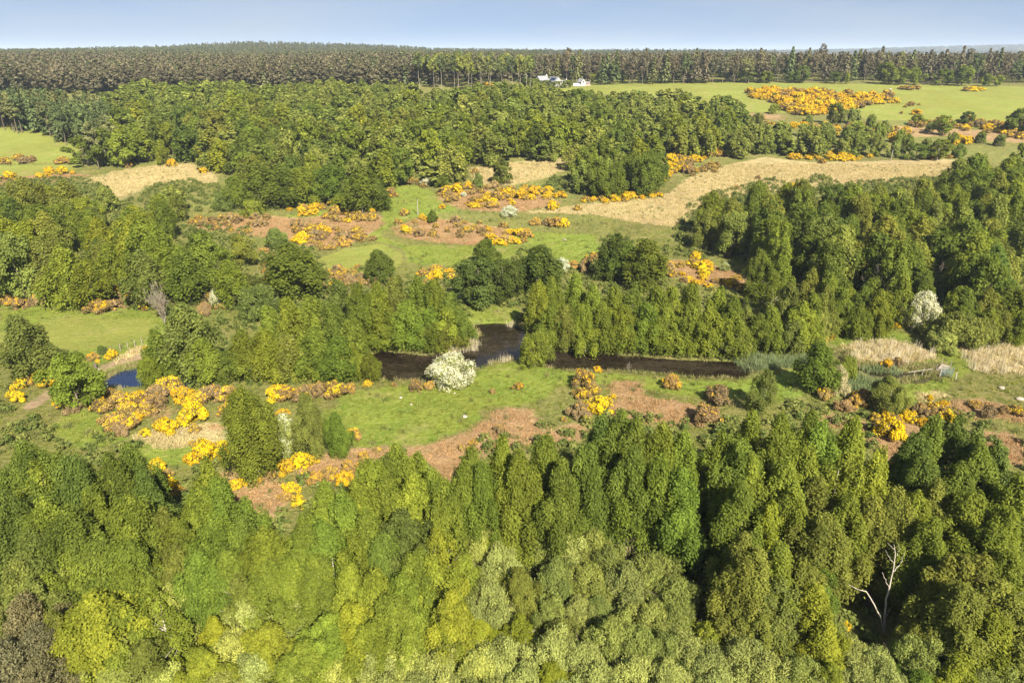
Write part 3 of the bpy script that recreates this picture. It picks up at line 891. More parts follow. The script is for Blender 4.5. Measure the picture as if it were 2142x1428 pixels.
# --- trees that stand on their own or in small clumps
FG = 'the foreground wood'
for a in [
    ('birch', 85, 790, 655, 88, 'grey', 'left meadow by the path'),
    ('oak', 165, 845, 745, 112, 'bright', 'the blue pool\'s near end'),
    ('birch', 540, 1000, 808, 102, 'mid', 'gorse in the front meadow'),
    ('birch', 657, 957, 824, 58, 'grey', 'gorse in the front meadow'),
    ('birch', 710, 952, 860, 54, 'bright', 'gorse in the front meadow'),
    ('birch', 775, 797, 735, 44, 'mid', 'the pond\'s left end'),
    ('willow', 1120, 764, 697, 74, 'fresh', 'the middle of the pond'),
    ('birch', 1703, 820, 718, 68, 'bright', 'the sedge by the marsh'),
    ('willow', 1748, 826, 768, 40, 'silver', 'the sedge by the marsh'),
    ('willow', 1768, 795, 748, 42, 'fresh', 'the sedge by the marsh'),
    ('birch', 1858, 862, 788, 62, 'grey', 'the marsh grass'),
    ('sparse', 1592, 860, 772, 62, 'grey', 'the front meadow\'s right end'),
    ('birch', 620, 622, 508, 108, 'dark', 'the gorse slope'),
    ('birch', 1050, 386, 330, 40, 'olive', 'the small straw field'),
    ('birch', 795, 592, 523, 54, 'deep', 'the mid meadow\'s near edge'),
    ('birch', 1022, 555, 498, 46, 'dark', 'the round oaks'),
    ('oak', 1003, 640, 545, 108, 'blue', 'the green bank behind the pond'),
    ('oak', 1052, 632, 543, 78, 'blue', 'the green bank behind the pond'),
    ('birch', 1122, 615, 512, 92, 'deep', 'the round oaks'),
    ('birch', 1275, 585, 488, 64, 'deep', 'the mid meadow\'s near edge'),
    ('birch', 1340, 600, 498, 88, 'dark', 'the mid meadow\'s near edge'),
    ('birch', 1310, 590, 505, 60, 'dark', 'the mid meadow\'s near edge'),
    ('willow', 1990, 722, 655, 96, 'olive', 'the pale reed beds'),
    ('willow', 1968, 733, 694, 62, 'pale', 'the pale reed beds'),
    ('willow', 2045, 722, 668, 70, 'olive', 'the pale reed beds'),
    ('sparse', 1605, 660, 565, 74, 'mid', 'the slope behind the pond'),
    ('birch', 410, 790, 632, 92, 'grey', 'the blue pool\'s far bank'),
    ('birch', 345, 790, 690, 60, 'mid', 'the blue pool\'s far bank'),
    ('birch', 318, 806, 746, 48, 'fresh', 'the blue pool\'s far bank'),
    ('birch', 375, 795, 715, 60, 'dark', 'the blue pool\'s far bank'),
    ('birch', 440, 800, 705, 70, 'mid', 'the blue pool\'s far bank'),
    ('birch', 512, 630, 570, 70, 'grey', 'the gorse slope'),
    ('willow', 545, 668, 600, 90, 'blue', 'the gorse slope'),
    ('willow', 580, 520, 480, 62, 'blue', 'the brown gorse flat'),
    ('birch', 905, 466, 440, 20, 'dark', 'the mid meadow track'),
    ('birch', 925, 392, 365, 24, 'mid', 'the mid meadow track'),
    ('willow', 1000, 395, 362, 26, 'blue', 'the small straw field'),
    ('oak', 1745, 262, 217, 42, 'grey', 'the gorse-covered field corner'),
    ('oak', 1970, 283, 242, 42, 'mid', 'the far gorse bank'),
    ('oak', 2020, 264, 234, 30, 'dark', 'the far gorse bank'),
    ('oak', 2128, 278, 228, 60, 'dark', 'the far gorse bank'),
    ('oak', 1918, 262, 240, 28, 'fresh', 'the far gorse bank'),
    ('oak', 1960, 335, 292, 50, 'mid', 'the far straw field'),
    ('oak', 1915, 335, 300, 46, 'dark', 'the far straw field'),
    ('willow', 1780, 258, 228, 44, 'grey', 'the gorse-covered field corner'),
    ('willow', 1618, 238, 218, 28, 'fresh', 'the gorse-covered field corner'),
    ('oak', 1710, 222, 205, 14, 'dark', 'the gorse-covered field corner'),
    ('willow', 1620, 208, 194, 18, 'dark', 'the gorse-covered field corner'),
    ('birch', 340, 345, 300, 24, 'yellow', 'the left straw field'),
    ('willow', 375, 336, 305, 32, 'sallow', 'the left straw field'),
    ('oak', 25, 255, 224, 34, 'bright', 'the left pasture hill\'s top'),
    ('oak', 185, 345, 285, 70, 'dark', 'the left pasture\'s right corner'),
    ('oak', 225, 347, 272, 70, 'dark', 'the left pasture\'s right corner'),
    ('oak', 258, 350, 280, 62, 'mid', 'the left pasture\'s right corner'),
    ('oak', 290, 338, 275, 56, 'mid', 'the left pasture\'s right corner'),
    ('willow', 215, 740, 724, 22, 'deep', 'left meadow by the path'),
    ('birch', 760, 445, 350, 70, 'mid', 'the mid meadow track'), ('birch', 795, 440, 372, 50, 'dark', 'the mid meadow track'),
    ('birch', 690, 425, 345, 70, 'bright', 'the mid meadow track'), ('birch', 640, 430, 350, 70, 'mid', 'the mid meadow track'),
    ('birch', 590, 432, 345, 80, 'dark', 'the mid meadow track'), ('birch', 545, 440, 340, 70, 'dark', 'the mid meadow track'),
    ('birch', 505, 436, 365, 44, 'mid', 'the mid meadow track'), ('willow', 470, 440, 405, 44, 'blue', 'the mid meadow track'),
    ('oak', 715, 440, 410, 50, 'fresh', 'the mid meadow track'), ('willow', 530, 455, 420, 42, 'fresh', 'the mid meadow track'),
]:
    place_px(*a)

# --- clumps along the pond, given by the tops of their crowns
for u, v, h, w, t in [(500, 688, 8, 4.2, 'mid'), (555, 640, 10, 5, 'mid'), (592, 622, 11, 5, 'fresh'), (640, 618, 11, 5.2, 'mid'), (690, 632, 11, 5, 'dark'), (728, 655, 10, 4.6, 'mid'), (525, 715, 8, 5, 'mid'), (575, 690, 9, 4.6, 'yellow'),
                      (612, 700, 9, 5, 'olive'), (668, 690, 9.5, 5, 'mid'), (712, 702, 8.5, 4.8, 'bright'), (742, 712, 8, 4.2, 'mid'), (480, 730, 7, 4, 'dark'), (645, 735, 6, 4.5, 'mid'), (560, 742, 6, 4.5, 'olive'), (462, 735, 7, 4.5, 'grey')]:
    place_bank('birch', u, v, h, w, t, 'the clump left of the pond', 796)
for u, v, h, w, t in [(700, 585, 8, 5, 'blue'), (742, 590, 9, 5, 'mid'), (788, 588, 10, 4.8, 'fresh'), (830, 572, 10.5, 5, 'olive'), (872, 575, 10.5, 4.8, 'mid'), (912, 582, 10, 4.6, 'mid'), (944, 605, 9.5, 4.4, 'dark'), (765, 628, 9, 4.6, 'mid'), (803, 640, 8.5, 5, 'fresh'),
                      (850, 628, 9, 5, 'bright'), (895, 640, 8.5, 4.6, 'bright'), (932, 640, 8.5, 4.5, 'mid'), (965, 645, 8, 3.8, 'dark'), (815, 672, 6.5, 5.5, 'fresh'), (868, 668, 6.8, 5, 'bright'), (760, 680, 6, 4.5, 'mid'), (910, 672, 6.2, 4.5, 'mid'), (948, 670, 6, 4, 'olive')]:
    place_bank('birch', u, v, h, w, t, 'the pond\'s far-bank clump', 729)
for u, v, h, w, t in [(1128, 585, 9.5, 4.6, 'yellow'), (1160, 575, 10, 4.6, 'mid'), (1200, 568, 10.5, 4.8, 'mid'), (1243, 592, 9.5, 4.6, 'fresh'), (1288, 596, 9.5, 4.6, 'mid'), (1330, 592, 10, 4.8, 'dark'), (1372, 598, 10, 4.8, 'mid'), (1412, 596, 10, 4.6, 'fresh'), (1455, 592, 10.5, 4.8, 'mid'),
                      (1500, 598, 10.5, 4.6, 'fresh'), (1537, 618, 10, 4.4, 'mid'), (1150, 640, 7.5, 4.2, 'mid'), (1185, 630, 8.2, 4.4, 'olive'), (1222, 632, 8, 4.5, 'fresh'), (1262, 628, 8.5, 4.6, 'mid'), (1305, 635, 8.2, 4.8, 'fresh'), (1350, 632, 8.5, 4.8, 'bright'), (1395, 640, 8.5, 4.6, 'mid'),
                      (1438, 636, 9, 4.6, 'mid'), (1480, 645, 8.8, 4.6, 'fresh'), (1522, 655, 8.5, 4.4, 'mid'), (1540, 677, 6.2, 4.2, 'olive'), (1500, 679, 6, 4.4, 'grey'), (1455, 677, 6, 4.5, 'fresh'), (1410, 673, 6, 4.6, 'mid'), (1365, 669, 6, 4.6, 'fresh'), (1318, 663, 6.2, 4.8, 'bright'), (1270, 665, 6, 4.6, 'mid'), (1225, 667, 5.6, 4.4, 'fresh'),
                      (1182, 669, 5.2, 4.0, 'olive'), (1150, 675, 4.8, 3.6, 'mid')]:
    place_bank('birch', u, v, h, w, t, 'the long pondside belt', 733 + (u - 1150) * 0.035)
for u, v, h, w, t in [(1585, 652, 7, 5, 'dark'), (1622, 640, 8, 5, 'mid'), (1665, 630, 9, 5, 'fresh'), (1700, 612, 9, 4.5, 'mid'), (1648, 670, 6, 4.6, 'grey'), (1600, 675, 5.6, 4.6, 'dark'), (1690, 655, 7, 4.4, 'mid'), (1730, 600, 9, 4, 'olive'), (1650, 590, 9, 4.5, 'grey'), (1565, 640, 7.5, 4.2, 'grey'), (1716, 650, 6, 4, 'pale'),
                      (1765, 600, 8, 3.6, 'fresh'), (1835, 610, 7, 4, 'yellow'), (1745, 630, 6, 3.5, 'mid')]:
    place_bank('birch', u, v, h, w, t, 'the clump right of the pond', 738 if u < 1740 else 680)

# --- foreground wood, tree by tree (pixel of the crown top, height, width)
for u, v, h, w, t in [
    (35, 925, 10, 5, 'dark'), (71, 968, 10, 5, 'mid'), (110, 945, 10.5, 5, 'dark'), (160, 940, 11, 5.5, 'deep'), (213, 952, 11, 5.2, 'dark'), (262, 930, 10, 4.4, 'dark'), (292, 972, 9.5, 4.2, 'deep'), (14, 1022, 10, 4.6, 'deep'), (142, 1055, 10, 5.5, 'dark'), (85, 1040, 10, 5, 'mid'), (190, 1010, 10, 5, 'mid'),
    (249, 1042, 10, 5.6, 'mid'), (300, 1040, 9, 4.4, 'dark'), (200, 1110, 8.5, 5, 'dark'), (262, 1120, 8.5, 5, 'mid'), (140, 1135, 8, 4.6, 'mid'), (60, 1110, 8.5, 5, 'blue'), (422, 958, 10, 4.6, 'fresh'), (455, 1000, 9.5, 5.0, 'bright'), (400, 1020, 9, 4.4, 'fresh'), (335, 1058, 8.5, 4, 'olive'), (372, 1085, 8.5, 4.6, 'mid'), (505, 1075, 8, 3.6, 'dark'), (440, 1080, 8.5, 4.8, 'bright'),
    (555, 1102, 8.5, 5.2, 'fresh'), (622, 1085, 9, 5.2, 'mid'), (668, 1002, 10, 4.6, 'fresh'), (706, 1025, 10, 4.6, 'bright'), (690, 1085, 9, 4.6, 'bright'), (420, 1150, 8, 5, 'bright'), (345, 1150, 7.5, 4.4, 'olive'), (480, 1150, 7.5, 4.6, 'mid'), (540, 1175, 7.5, 5, 'mid'), (610, 1160, 7.5, 5, 'fresh'), (668, 1155, 8, 4.8, 'mid'),
    (196, 1238, 8, 6, 'yellow'), (250, 1265, 7, 5, 'mid'), (107, 1268, 7, 3.6, 'olive'), (150, 1320, 6.5, 5.5, 'yellow'), (225, 1345, 6, 5, 'pale'), (300, 1340, 6, 4.6, 'olive'), (270, 1190, 7.5, 4.8, 'mid'), (320, 1240, 7, 4.4, 'fresh'), (441, 1300, 5.2, 3.2, 'lime'), (560, 1315, 5.6, 4.6, 'yellow'), (676, 1292, 6.4, 4.6, 'bright'), (640, 1345, 5.5, 4.4, 'mid'), (400, 1375, 5, 4.4, 'yellow'),
    (781, 950, 10.5, 5, 'fresh'), (824, 926, 10.5, 4.6, 'mid'), (868, 940, 10, 4.6, 'fresh'), (738, 1006, 10, 5, 'fresh'), (799, 990, 10, 5.2, 'mid'), (850, 995, 10, 5, 'fresh'), (896, 982, 9.5, 4.4, 'mid'), (909, 1034, 9, 4.4, 'mid'), (765, 1062, 9, 5, 'mid'), (845, 1068, 9, 5.2, 'blue'), (913, 1104, 8.2, 4.6, 'yellow'), (800, 1125, 8, 4.8, 'dark'), (740, 1120, 8.2, 4.4, 'fresh'), (862, 1140, 7.8, 4.6, 'mid'), (905, 1165, 7.5, 4.2, 'yellow'),
    (962, 958, 10, 4.4, 'mid'), (990, 945, 10, 4.6, 'dark'), (1012, 968, 10, 3.8, 'bright'), (970, 1003, 9.5, 4.6, 'fresh'), (1051, 925, 10.5, 4.8, 'fresh'), (1100, 945, 10.5, 5, 'mid'), (1137, 900, 11, 4.4, 'mid'), (1172, 950, 10.5, 4.8, 'dark'), (1226, 918, 11, 5, 'dark'), (1070, 990, 10, 5, 'mid'), (1130, 1000, 10, 5, 'mid'), (1190, 1005, 10, 5, 'bright'), (1250, 985, 10, 5, 'bright'), (1012, 1040, 8.6, 5, 'yellow'), (1062, 1050, 8.6, 5, 'mid'),
    (1258, 868, 11, 4.8, 'deep'), (1297, 860, 11.5, 5, 'dark'), (1343, 872, 11.5, 5, 'dark'), (1386, 882, 11, 4.8, 'mid'), (1441, 900, 11, 4.6, 'bright'), (1320, 930, 10.5, 5, 'dark'), (1375, 945, 10.5, 5, 'bright'), (1420, 970, 10, 5, 'bright'), (1300, 990, 9.5, 5, 'bright'), (1360, 1010, 9, 5, 'bright'),
    (1509, 900, 11, 5, 'mid'), (1545, 920, 11, 5, 'dark'), (1580, 860, 11.5, 4.6, 'mid'), (1580, 940, 10.5, 5, 'mid'), (1620, 905, 11, 5, 'mid'), (1650, 870, 11.5, 5, 'fresh'), (1690, 855, 11.5, 4.8, 'mid'), (1722, 880, 11, 5, 'bright'), (1650, 950, 10.5, 5, 'mid'), (1700, 935, 10.5, 5, 'mid'), (1520, 985, 10, 5, 'dark'), (1570, 1010, 9.5, 5, 'mid'),
    (1794, 865, 11, 5, 'fresh'), (1836, 930, 10.5, 4.4, 'yellow'), (1770, 945, 10.5, 5, 'mid'), (1875, 1018, 9.5, 4.4, 'olive'), (1918, 905, 10.5, 4.6, 'deep'), (1961, 862, 11.5, 5, 'dark'), (2010, 862, 11.5, 5, 'deep'), (2040, 900, 11, 5, 'deep'), (2071, 935, 10.5, 5, 'dark'), (2096, 925, 10.5, 5, 'blue'), (2130, 990, 10, 5, 'mid'), (1950, 950, 10, 5, 'deep'), (2020, 970, 10, 5, 'dark'),
    (1445, 1060, 7, 4.2, 'olive'), (1619, 1050, 8.5, 4.2, 'lime'), (1705, 995, 9, 5, 'olive'), (1719, 1072, 8.5, 5, 'olive'), (1786, 1022, 9, 4.6, 'mid'), (1830, 1040, 9, 4.6, 'olive'), (1929, 1030, 9, 4.6, 'fresh'), (1975, 998, 9.5, 4.6, 'olive'), (2032, 1020, 9.5, 5, 'mid'), (2078, 1085, 9, 4.6, 'mid'), (2120, 1055, 9.5, 4.6, 'fresh'), (1660, 1020, 9, 4.6, 'mid'), (1760, 1100, 8, 4.6, 'mid'),
    (1555, 1106, 8.5, 4.4, 'olive'), (1591, 1146, 8, 5, 'olive'), (1640, 1130, 8.5, 4.8, 'mid'), (1676, 1168, 8, 4.4, 'olive'), (1573, 1192, 7.5, 4.6, 'olive'), (1633, 1213, 7.2, 4.4, 'grey'), (1701, 1220, 7.2, 4.2, 'yellow'), (1918, 1110, 8.5, 4.8, 'olive'), (1960, 1075, 8.8, 4.6, 'mid'), (2007, 1150, 8.5, 5.4, 'olive'), (2060, 1165, 8.5, 5.2, 'olive'), (2114, 1150, 8.5, 5, 'mid'), (2096, 1205, 8, 5, 'olive'), (2040, 1225, 7.8, 5, 'olive'), (2130, 1255, 7.5, 4.8, 'olive'),
    (2075, 1275, 6.8, 4.8, 'yellow'), (1598, 1284, 5.6, 4, 'olive'), (1484, 1302, 4.6, 3.2, 'yellow'), (1954, 1296, 5.2, 3.6, 'olive'), (1725, 1325, 4.8, 3.4, 'yellow'), (827, 1238, 7, 4.6, 'mid'), (941, 1228, 7, 4.4, 'yellow'), (738, 1265, 6.6, 4.2, 'lime'), (765, 1290, 6.2, 4.4, 'yellow'), (863, 1280, 6.2, 4.2, 'mid'), (915, 1285, 6.0, 4.2, 'fresh'), (938, 1290, 5.6, 4, 'olive'), (1012, 1302, 5, 3.4, 'lime'), (1087, 1296, 4.6, 3.4, 'lime'), (1094, 1190, 6.4, 3.4, 'olive'),
    (780, 1185, 7.6, 4.6, 'fresh'), (845, 1200, 7.4, 4.4, 'bright'), (720, 1190, 7.6, 4.4, 'fresh'), (975, 1160, 7.4, 4.2, 'mid'), (1165, 1395, 4.2, 3.4, 'lime'), (1751, 1395, 4, 3.2, 'yellow'), (1918, 1408, 3.8, 3.4, 'bright'), (2010, 1398, 4.2, 3.6, 'yellow'), (60, 1200, 7.5, 4.6, 'grey'), (20, 1180, 7.8, 4.8, 'grey')]:
    place_top('sparse' if rng.uniform() < 0.12 else 'birch', u, v, h * (0.82 if 1755 < u < 1940 and 1050 < v < 1300 else 0.86 if 960 < u < 1540 and v > 975 else (1.18 if v < 1150 else (1.12 if v < 1280 else 1.02))), w * 1.08, t, FG)
for u, v, h, w, t in [(1722, 1195, 6, 3.6, 'bright'), (117, 1178, 7, 5, 'pale'), (285, 1188, 7, 4.4, 'pale')]:
    place_top('oak', u, v, h, w, t, FG)
for u, v, h, w, t in [(1886, 1135, 6.4, 5, 'olive'), (334, 1226, 7.5, 4, 'pale'), (76, 1172, 8, 4.6, 'pale'), (500, 1205, 7, 5, 'olive')]:
    place_top('sparse', u, v, h, w, t, FG)
for u, v, h, w, t in [(36, 1255, 8, 5.2, 'umber'), (75, 1315, 7, 5, 'umber'), (10, 1340, 7.5, 5.5, 'umber'), (60, 1390, 6.5, 5, 'umber')]:
    place_top('brown_pine', u, v, h, w, t, FG)
for u, v, h, w, t in [
    (1009, 1112, 5.2, 5.4, 'pale'), (1045, 1150, 4.8, 5, 'sallow'), (1155, 1045, 5, 5.4, 'grey'), (1208, 1060, 5, 5.2, 'sallow'), (1155, 1105, 5, 5.4, 'grey'), (1200, 1120, 5, 5.6, 'sallow'), (1244, 1118, 5, 5.6, 'grey'), (1282, 1148, 4.8, 5.4, 'grey'), (1230, 1180, 4.5, 5, 'grey'), (1160, 1180, 4.6, 4.8, 'grey'), (1368, 1168, 5, 5.8, 'grey'), (1320, 1190, 4.6, 5.2, 'sallow'), (1410, 1210, 4.5, 5.2, 'grey'),
    (1340, 1080, 5, 4.2, 'silver'), (1488, 1058, 4.6, 4.6, 'grey'), (1023, 1222, 4.8, 4.8, 'sallow'), (985, 1275, 4.5, 4.2, 'sallow'), (1155, 1256, 3.6, 3.6, 'grey'), (1208, 1250, 3.6, 3.6, 'sallow'), (1258, 1250, 3.4, 3.2, 'grey'), (1180, 1300, 3.4, 3.4, 'grey'),
    (605, 1262, 4.8, 5.2, 'sallow'), (660, 1250, 4.6, 4.6, 'grey'), (505, 1262, 5, 4.6, 'sallow'), (480, 1330, 4.5, 4.6, 'pale'), (530, 1380, 4.2, 4.8, 'sallow'), (620, 1395, 4, 4.6, 'pale'), (700, 1340, 4.4, 4.6, 'sallow'),
    (1155, 1338, 4.2, 5, 'sallow'), (1220, 1345, 4, 4.8, 'sallow'), (1280, 1306, 4.2, 5, 'grey'), (1340, 1320, 4.2, 5, 'grey'), (1368, 1260, 4.2, 4.8, 'pale'), (1420, 1275, 4.2, 4.4, 'grey'), (1404, 1330, 4, 4.2, 'grey'), (923, 1368, 4.2, 5, 'sallow'), (1066, 1350, 4.2, 4.8, 'sallow'), (1000, 1370, 4, 4.8, 'pale'), (781, 1368, 4.2, 5, 'sallow'), (850, 1350, 4.4, 4.8, 'pale'), (700, 1390, 4, 4.6, 'pale'), (1100, 1400, 3.8, 4.6, 'sallow'), (1250, 1395, 3.8, 4.8, 'sallow'), (1330, 1390, 3.8, 4.8, 'sallow'),
    (1648, 1300, 4, 4, 'grey'), (1740, 1300, 4.2, 4.2, 'grey'), (1780, 1345, 3.8, 4.4, 'sallow'), (1835, 1372, 3.6, 4.4, 'sallow'), (1915, 1340, 4.0, 4.4, 'grey'), (1960, 1345, 4.2, 4.6, 'grey'), (2025, 1316, 4.6, 5, 'grey'), (2070, 1350, 4.4, 4.6, 'grey'), (1562, 1348, 4.4, 5.4, 'sallow'), (1610, 1380, 4.2, 4.8, 'sallow'), (1441, 1340, 4.2, 4.6, 'sallow'), (1490, 1365, 4.2, 4.8, 'sallow'), (1680, 1385, 4, 4.6, 'grey'), (1400, 1395, 3.8, 4.6, 'sallow'), (2114, 1370, 4.2, 4.8, 'grey'),
    (1800, 1395, 3.8, 4.6, 'sallow'), (1500, 1420, 3.6, 4.6, 'sallow'), (1860, 1400, 3.8, 4.6, 'sallow'), (2060, 1415, 3.8, 4.6, 'grey'), (340, 1400, 4.2, 4.8, 'pale'), (450, 1420, 3.8, 4.6, 'pale'), (880, 1420, 3.6, 4.6, 'sallow'), (1180, 1440, 3.4, 4.6, 'sallow'), (740, 1440, 3.4, 4.6, 'pale'), (1300, 1450, 3.4, 4.6, 'sallow'), (1420, 1455, 3.4, 4.6, 'sallow'), (1600, 1450, 3.4, 4.6, 'grey'), (1720, 1445, 3.4, 4.6, 'sallow'), (980, 1440, 3.4, 4.6, 'sallow'), (560, 1450, 3.4, 4.8, 'sallow'), (2120, 1450, 3.4, 4.6, 'grey')]:
    place_top('willow', u, v, h, w, t, FG)

for u, v, h, w, t in [(1745, 655, 4.5, 4, 'olive'), (1805, 640, 6, 4.5, 'mid'), (1850, 648, 5, 4.4, 'fresh'), (2075, 645, 6, 5, 'mid'), (2105, 650, 5.5, 5, 'olive'), (2138, 648, 6, 5, 'fresh'), (2025, 640, 6, 5, 'dark'), (2150, 668, 4, 4.5, 'grey'), (1770, 600, 8, 5, 'mid'), (1820, 598, 8.5, 5, 'dark'), (1842, 602, 8.5, 4.6, 'fresh'), (2008, 598, 8.5, 5, 'mid'), (2030, 600, 8.5, 5.5, 'dark'), (2075, 604, 8, 5, 'olive'), (2115, 600, 8.5, 5.5, 'mid'), (2150, 604, 8.5, 5.5, 'fresh'), (1740, 575, 9, 5, 'mid'), (1700, 560, 9.5, 5, 'olive'), (1900, 575, 9.5, 5, 'mid'), (1940, 570, 9.5, 5, 'dark'), (1640, 535, 10, 5.5, 'mid'), (1600, 520, 10, 5.5, 'dark')]:
    place_top('birch', u, v, h, w, t, 'the right wood\'s skirt')
for u, vb, vt, wp, t in [(1490, 285, 252, 36, 'grey'), (1455, 290, 262, 34, 'olive'), (1520, 282, 250, 34, 'mid'), (1590, 282, 256, 36, 'grey'), (1630, 284, 258, 30, 'mid'), (1680, 286, 260, 36, 'olive'), (1725, 285, 256, 34, 'grey'), (1790, 286, 254, 40, 'mid'), (1835, 290, 258, 36, 'mid'), (1870, 330, 296, 34, 'grey'), (1430, 312, 284, 34, 'grey'), (1895, 312, 282, 34, 'mid'), (1935, 318, 290, 30, 'grey'), (2000, 330, 300, 30, 'dark'), (1540, 262, 238, 30, 'grey'), (1585, 258, 236, 26, 'olive'), (1690, 262, 240, 24, 'grey'), (1820, 268, 240, 30, 'mid'), (1850, 280, 252, 26, 'grey'), (1880, 300, 272, 28, 'mid'), (2050, 300, 276, 28, 'dark'), (2090, 306, 282, 30, 'grey'), (1990, 300, 276, 24, 'mid'), (1945, 275, 256, 22, 'grey')]:
    place_px('willow', u, vb, vt, wp, t, 'the upper right slope')
# --- woods filled in from their outlines (outline of the crown tops in the photo)
WOOD = []
def fill(outline, spacing, hr, wr, tints, stand, seed=1, margin=0.36, ymax=490):
    r = np.random.default_rng(seed)
    P = np.array(outline, float)
    W = unproject(P[:, 0], P[:, 1], sum(hr) / 2 * 0.92)
    x0, y0 = W.min(0) - 5; x1, y1 = W.max(0) + 5
    out = []
    for j in range(int((y1 - y0) / (spacing * 0.87)) + 1):
        for i in range(int((x1 - x0) / spacing) + 1):
            x = x0 + (i + 0.5 * (j % 2)) * spacing + r.normal(0, spacing * 0.22); y = y0 + j * spacing * 0.87 + r.normal(0, spacing * 0.22)
            f = r.uniform(0, 1)
            out.append((x, y, hr[0] + (hr[1] - hr[0]) * f, wr[0] + (wr[1] - wr[0]) * np.clip(f + r.normal(0, 0.3), 0, 1)))
    A = np.array(out)
    z = terrain0(A[:, 0], A[:, 1])
    u, v, d = project(A[:, 0], A[:, 1], z + A[:, 2] * 0.92)
    ok = in_poly(u, v, outline) & (A[:, 1] < ymax)
    for fz, fx in ((0.97, 0), (0.55, -margin), (0.55, margin), (0.3, 0), (0.12, 0)):
        uu, vv, _ = project(A[:, 0] + fx * A[:, 3], A[:, 1], z + A[:, 2] * fz)
        ok &= ~is_clear(uu, vv)
    names, wts = zip(*tints)
    wts = np.array(wts, float) / sum(wts)
    for (x, y, h, w), dd in zip(A[ok], d[ok]):
        WOOD.append((h * w / dd ** 2, x, y, h, w, names[r.choice(len(names), p=wts)], stand))
    return int(ok.sum())

counts = {}
RW = [(1425, 440), (1480, 400), (1560, 385), (1620, 362), (1660, 392), (1720, 352), (1780, 375), (1860, 375), (1935, 372), (1990, 350), (2000, 312), (2050, 290), (2160, 300), (2160, 575), (2090, 560), (1990, 548), (1950, 540), (1850, 525), (1760, 525), (1690, 505), (1620, 485), (1560, 472), (1500, 455), (1440, 458)]
counts['right'] = fill(RW, 7.8, (9.5, 15.5), (6.2, 9.4), [('dark', 4), ('mid', 4), ('deep', 2), ('olive', 3), ('grey', 1.5)], 'the dense wood at right', 3)
LW = [(-40, 385), (0, 382), (100, 377), (200, 377), (232, 400), (240, 430), (270, 425), (300, 392), (380, 387), (440, 402), (490, 392), (500, 440), (450, 452), (400, 457), (350, 472), (430, 485), (520, 500), (560, 525), (540, 560), (480, 565), (420, 548), (330, 560), (200, 560), (100, 572), (0, 565), (-40, 565)]
counts['left'] = fill(LW, 8.2, (7.0, 13.5), (6.0, 9.4), [('mid', 4), ('dark', 3), ('fresh', 3), ('olive', 2), ('deep', 1), ('grey', 1.5), ('yellow', 1)], 'the wood at left', 4)
GR = [(1145, 375), (1190, 330), (1230, 308), (1290, 318), (1340, 308), (1395, 322), (1400, 380), (1300, 388), (1200, 390)]
counts['grove'] = fill(GR, 7.0, (10, 14), (6.0, 8.0), [('dark', 3), ('deep', 3), ('mid', 1)], 'the dark grove', 5)
MB = [(1410, 285), (1480, 262), (1530, 240), (1560, 250), (1640, 256), (1740, 262), (1800, 254), (1850, 270), (1868, 308), (1780, 316), (1600, 308), (1500, 312), (1440, 318)]
counts['band'] = fill(MB, 7.2, (6, 11), (6, 8.5), [('mid', 3), ('dark', 2), ('olive', 2), ('grey', 2)], 'the belt above the straw field', 6)
CW = [(195, 200), (280, 168), (440, 166), (560, 172), (700, 166), (830, 166), (900, 185), (1040, 172), (1130, 172), (1190, 188), (1300, 188), (1440, 186), (1475, 200), (1540, 192), (1580, 205), (1575, 240), (1500, 262), (1420, 275), (1400, 305), (1340, 300), (1290, 300), (1220, 305), (1180, 322), (1080, 322), (1000, 328), (965, 345), (960, 370), (860, 365), (800, 345), (760, 330), (700, 330), (640, 340), (560, 335),
      (500, 325), (440, 325), (400, 310), (330, 310), (300, 285), (200, 280), (190, 250), (215, 235)]
counts['middle'] = fill(CW, 8.6, (6.5, 14.5), (6.0, 11), [('mid', 4), ('dark', 4), ('olive', 2.5), ('fresh', 2), ('grey', 2), ('deep', 1), ('pale', 0.8), ('yellow', 1)], 'the middle-distance wood', 8, 0.3)
WOOD.sort(key=lambda t: -t[0])
for _, x, y, h, w, t, stand in WOOD[:300]:
    place_tree('wood', x, y, h, w, t, stand, project(x, y, 0)[2] < 190)
wood_rest = np.array([t[1:5] for t in WOOD[300:]])
counts['wood_rest'] = len(wood_rest)
FIR = [(-40, 180), (0, 184), (60, 184), (130, 190), (222, 200), (218, 272), (140, 262), (50, 235), (0, 237), (-40, 232)]

def fill_conifer(outline, spacing, hr, wr, kinds, tints, stand, seed, need_clear=True):
    r = np.random.default_rng(seed)
    P = np.array(outline, float)
    W = unproject(P[:, 0], P[:, 1], sum(hr) / 2 * 0.9)
    x0, y0 = W.min(0) - 5; x1, y1 = W.max(0) + 5
    n = 0
    for j in range(int((y1 - y0) / (spacing * 0.87)) + 1):
        for i in range(int((x1 - x0) / spacing) + 1):
            x = x0 + (i + 0.5 * (j % 2)) * spacing + r.normal(0, spacing * 0.2); y = y0 + j * spacing * 0.87 + r.normal(0, spacing * 0.2)
            h = r.uniform(*hr); w = r.uniform(*wr)
            z = float(terrain0(np.array([x]), np.array([y]))[0])
            u, v, d = project(x, y, z + h * 0.9)
            u2, v2, _ = project(x, y, z + h * 0.35)
            if in_poly(np.array([u]), np.array([v]), outline)[0] and not (need_clear and is_clear(np.array([u, u2]), np.array([v, v2])).any()):
                k = kinds[r.integers(len(kinds))]
                place_tree(k, x, y, h, w, tints[r.integers(len(tints))], stand, True, k)
                n += 1
    return n
counts['fir'] = fill_conifer(FIR, 5.0, (13, 17), (4.5, 6), ['spruce', 'pine'], ['fir', 'fir', 'pinegreen'], 'the left pasture conifers', 7)

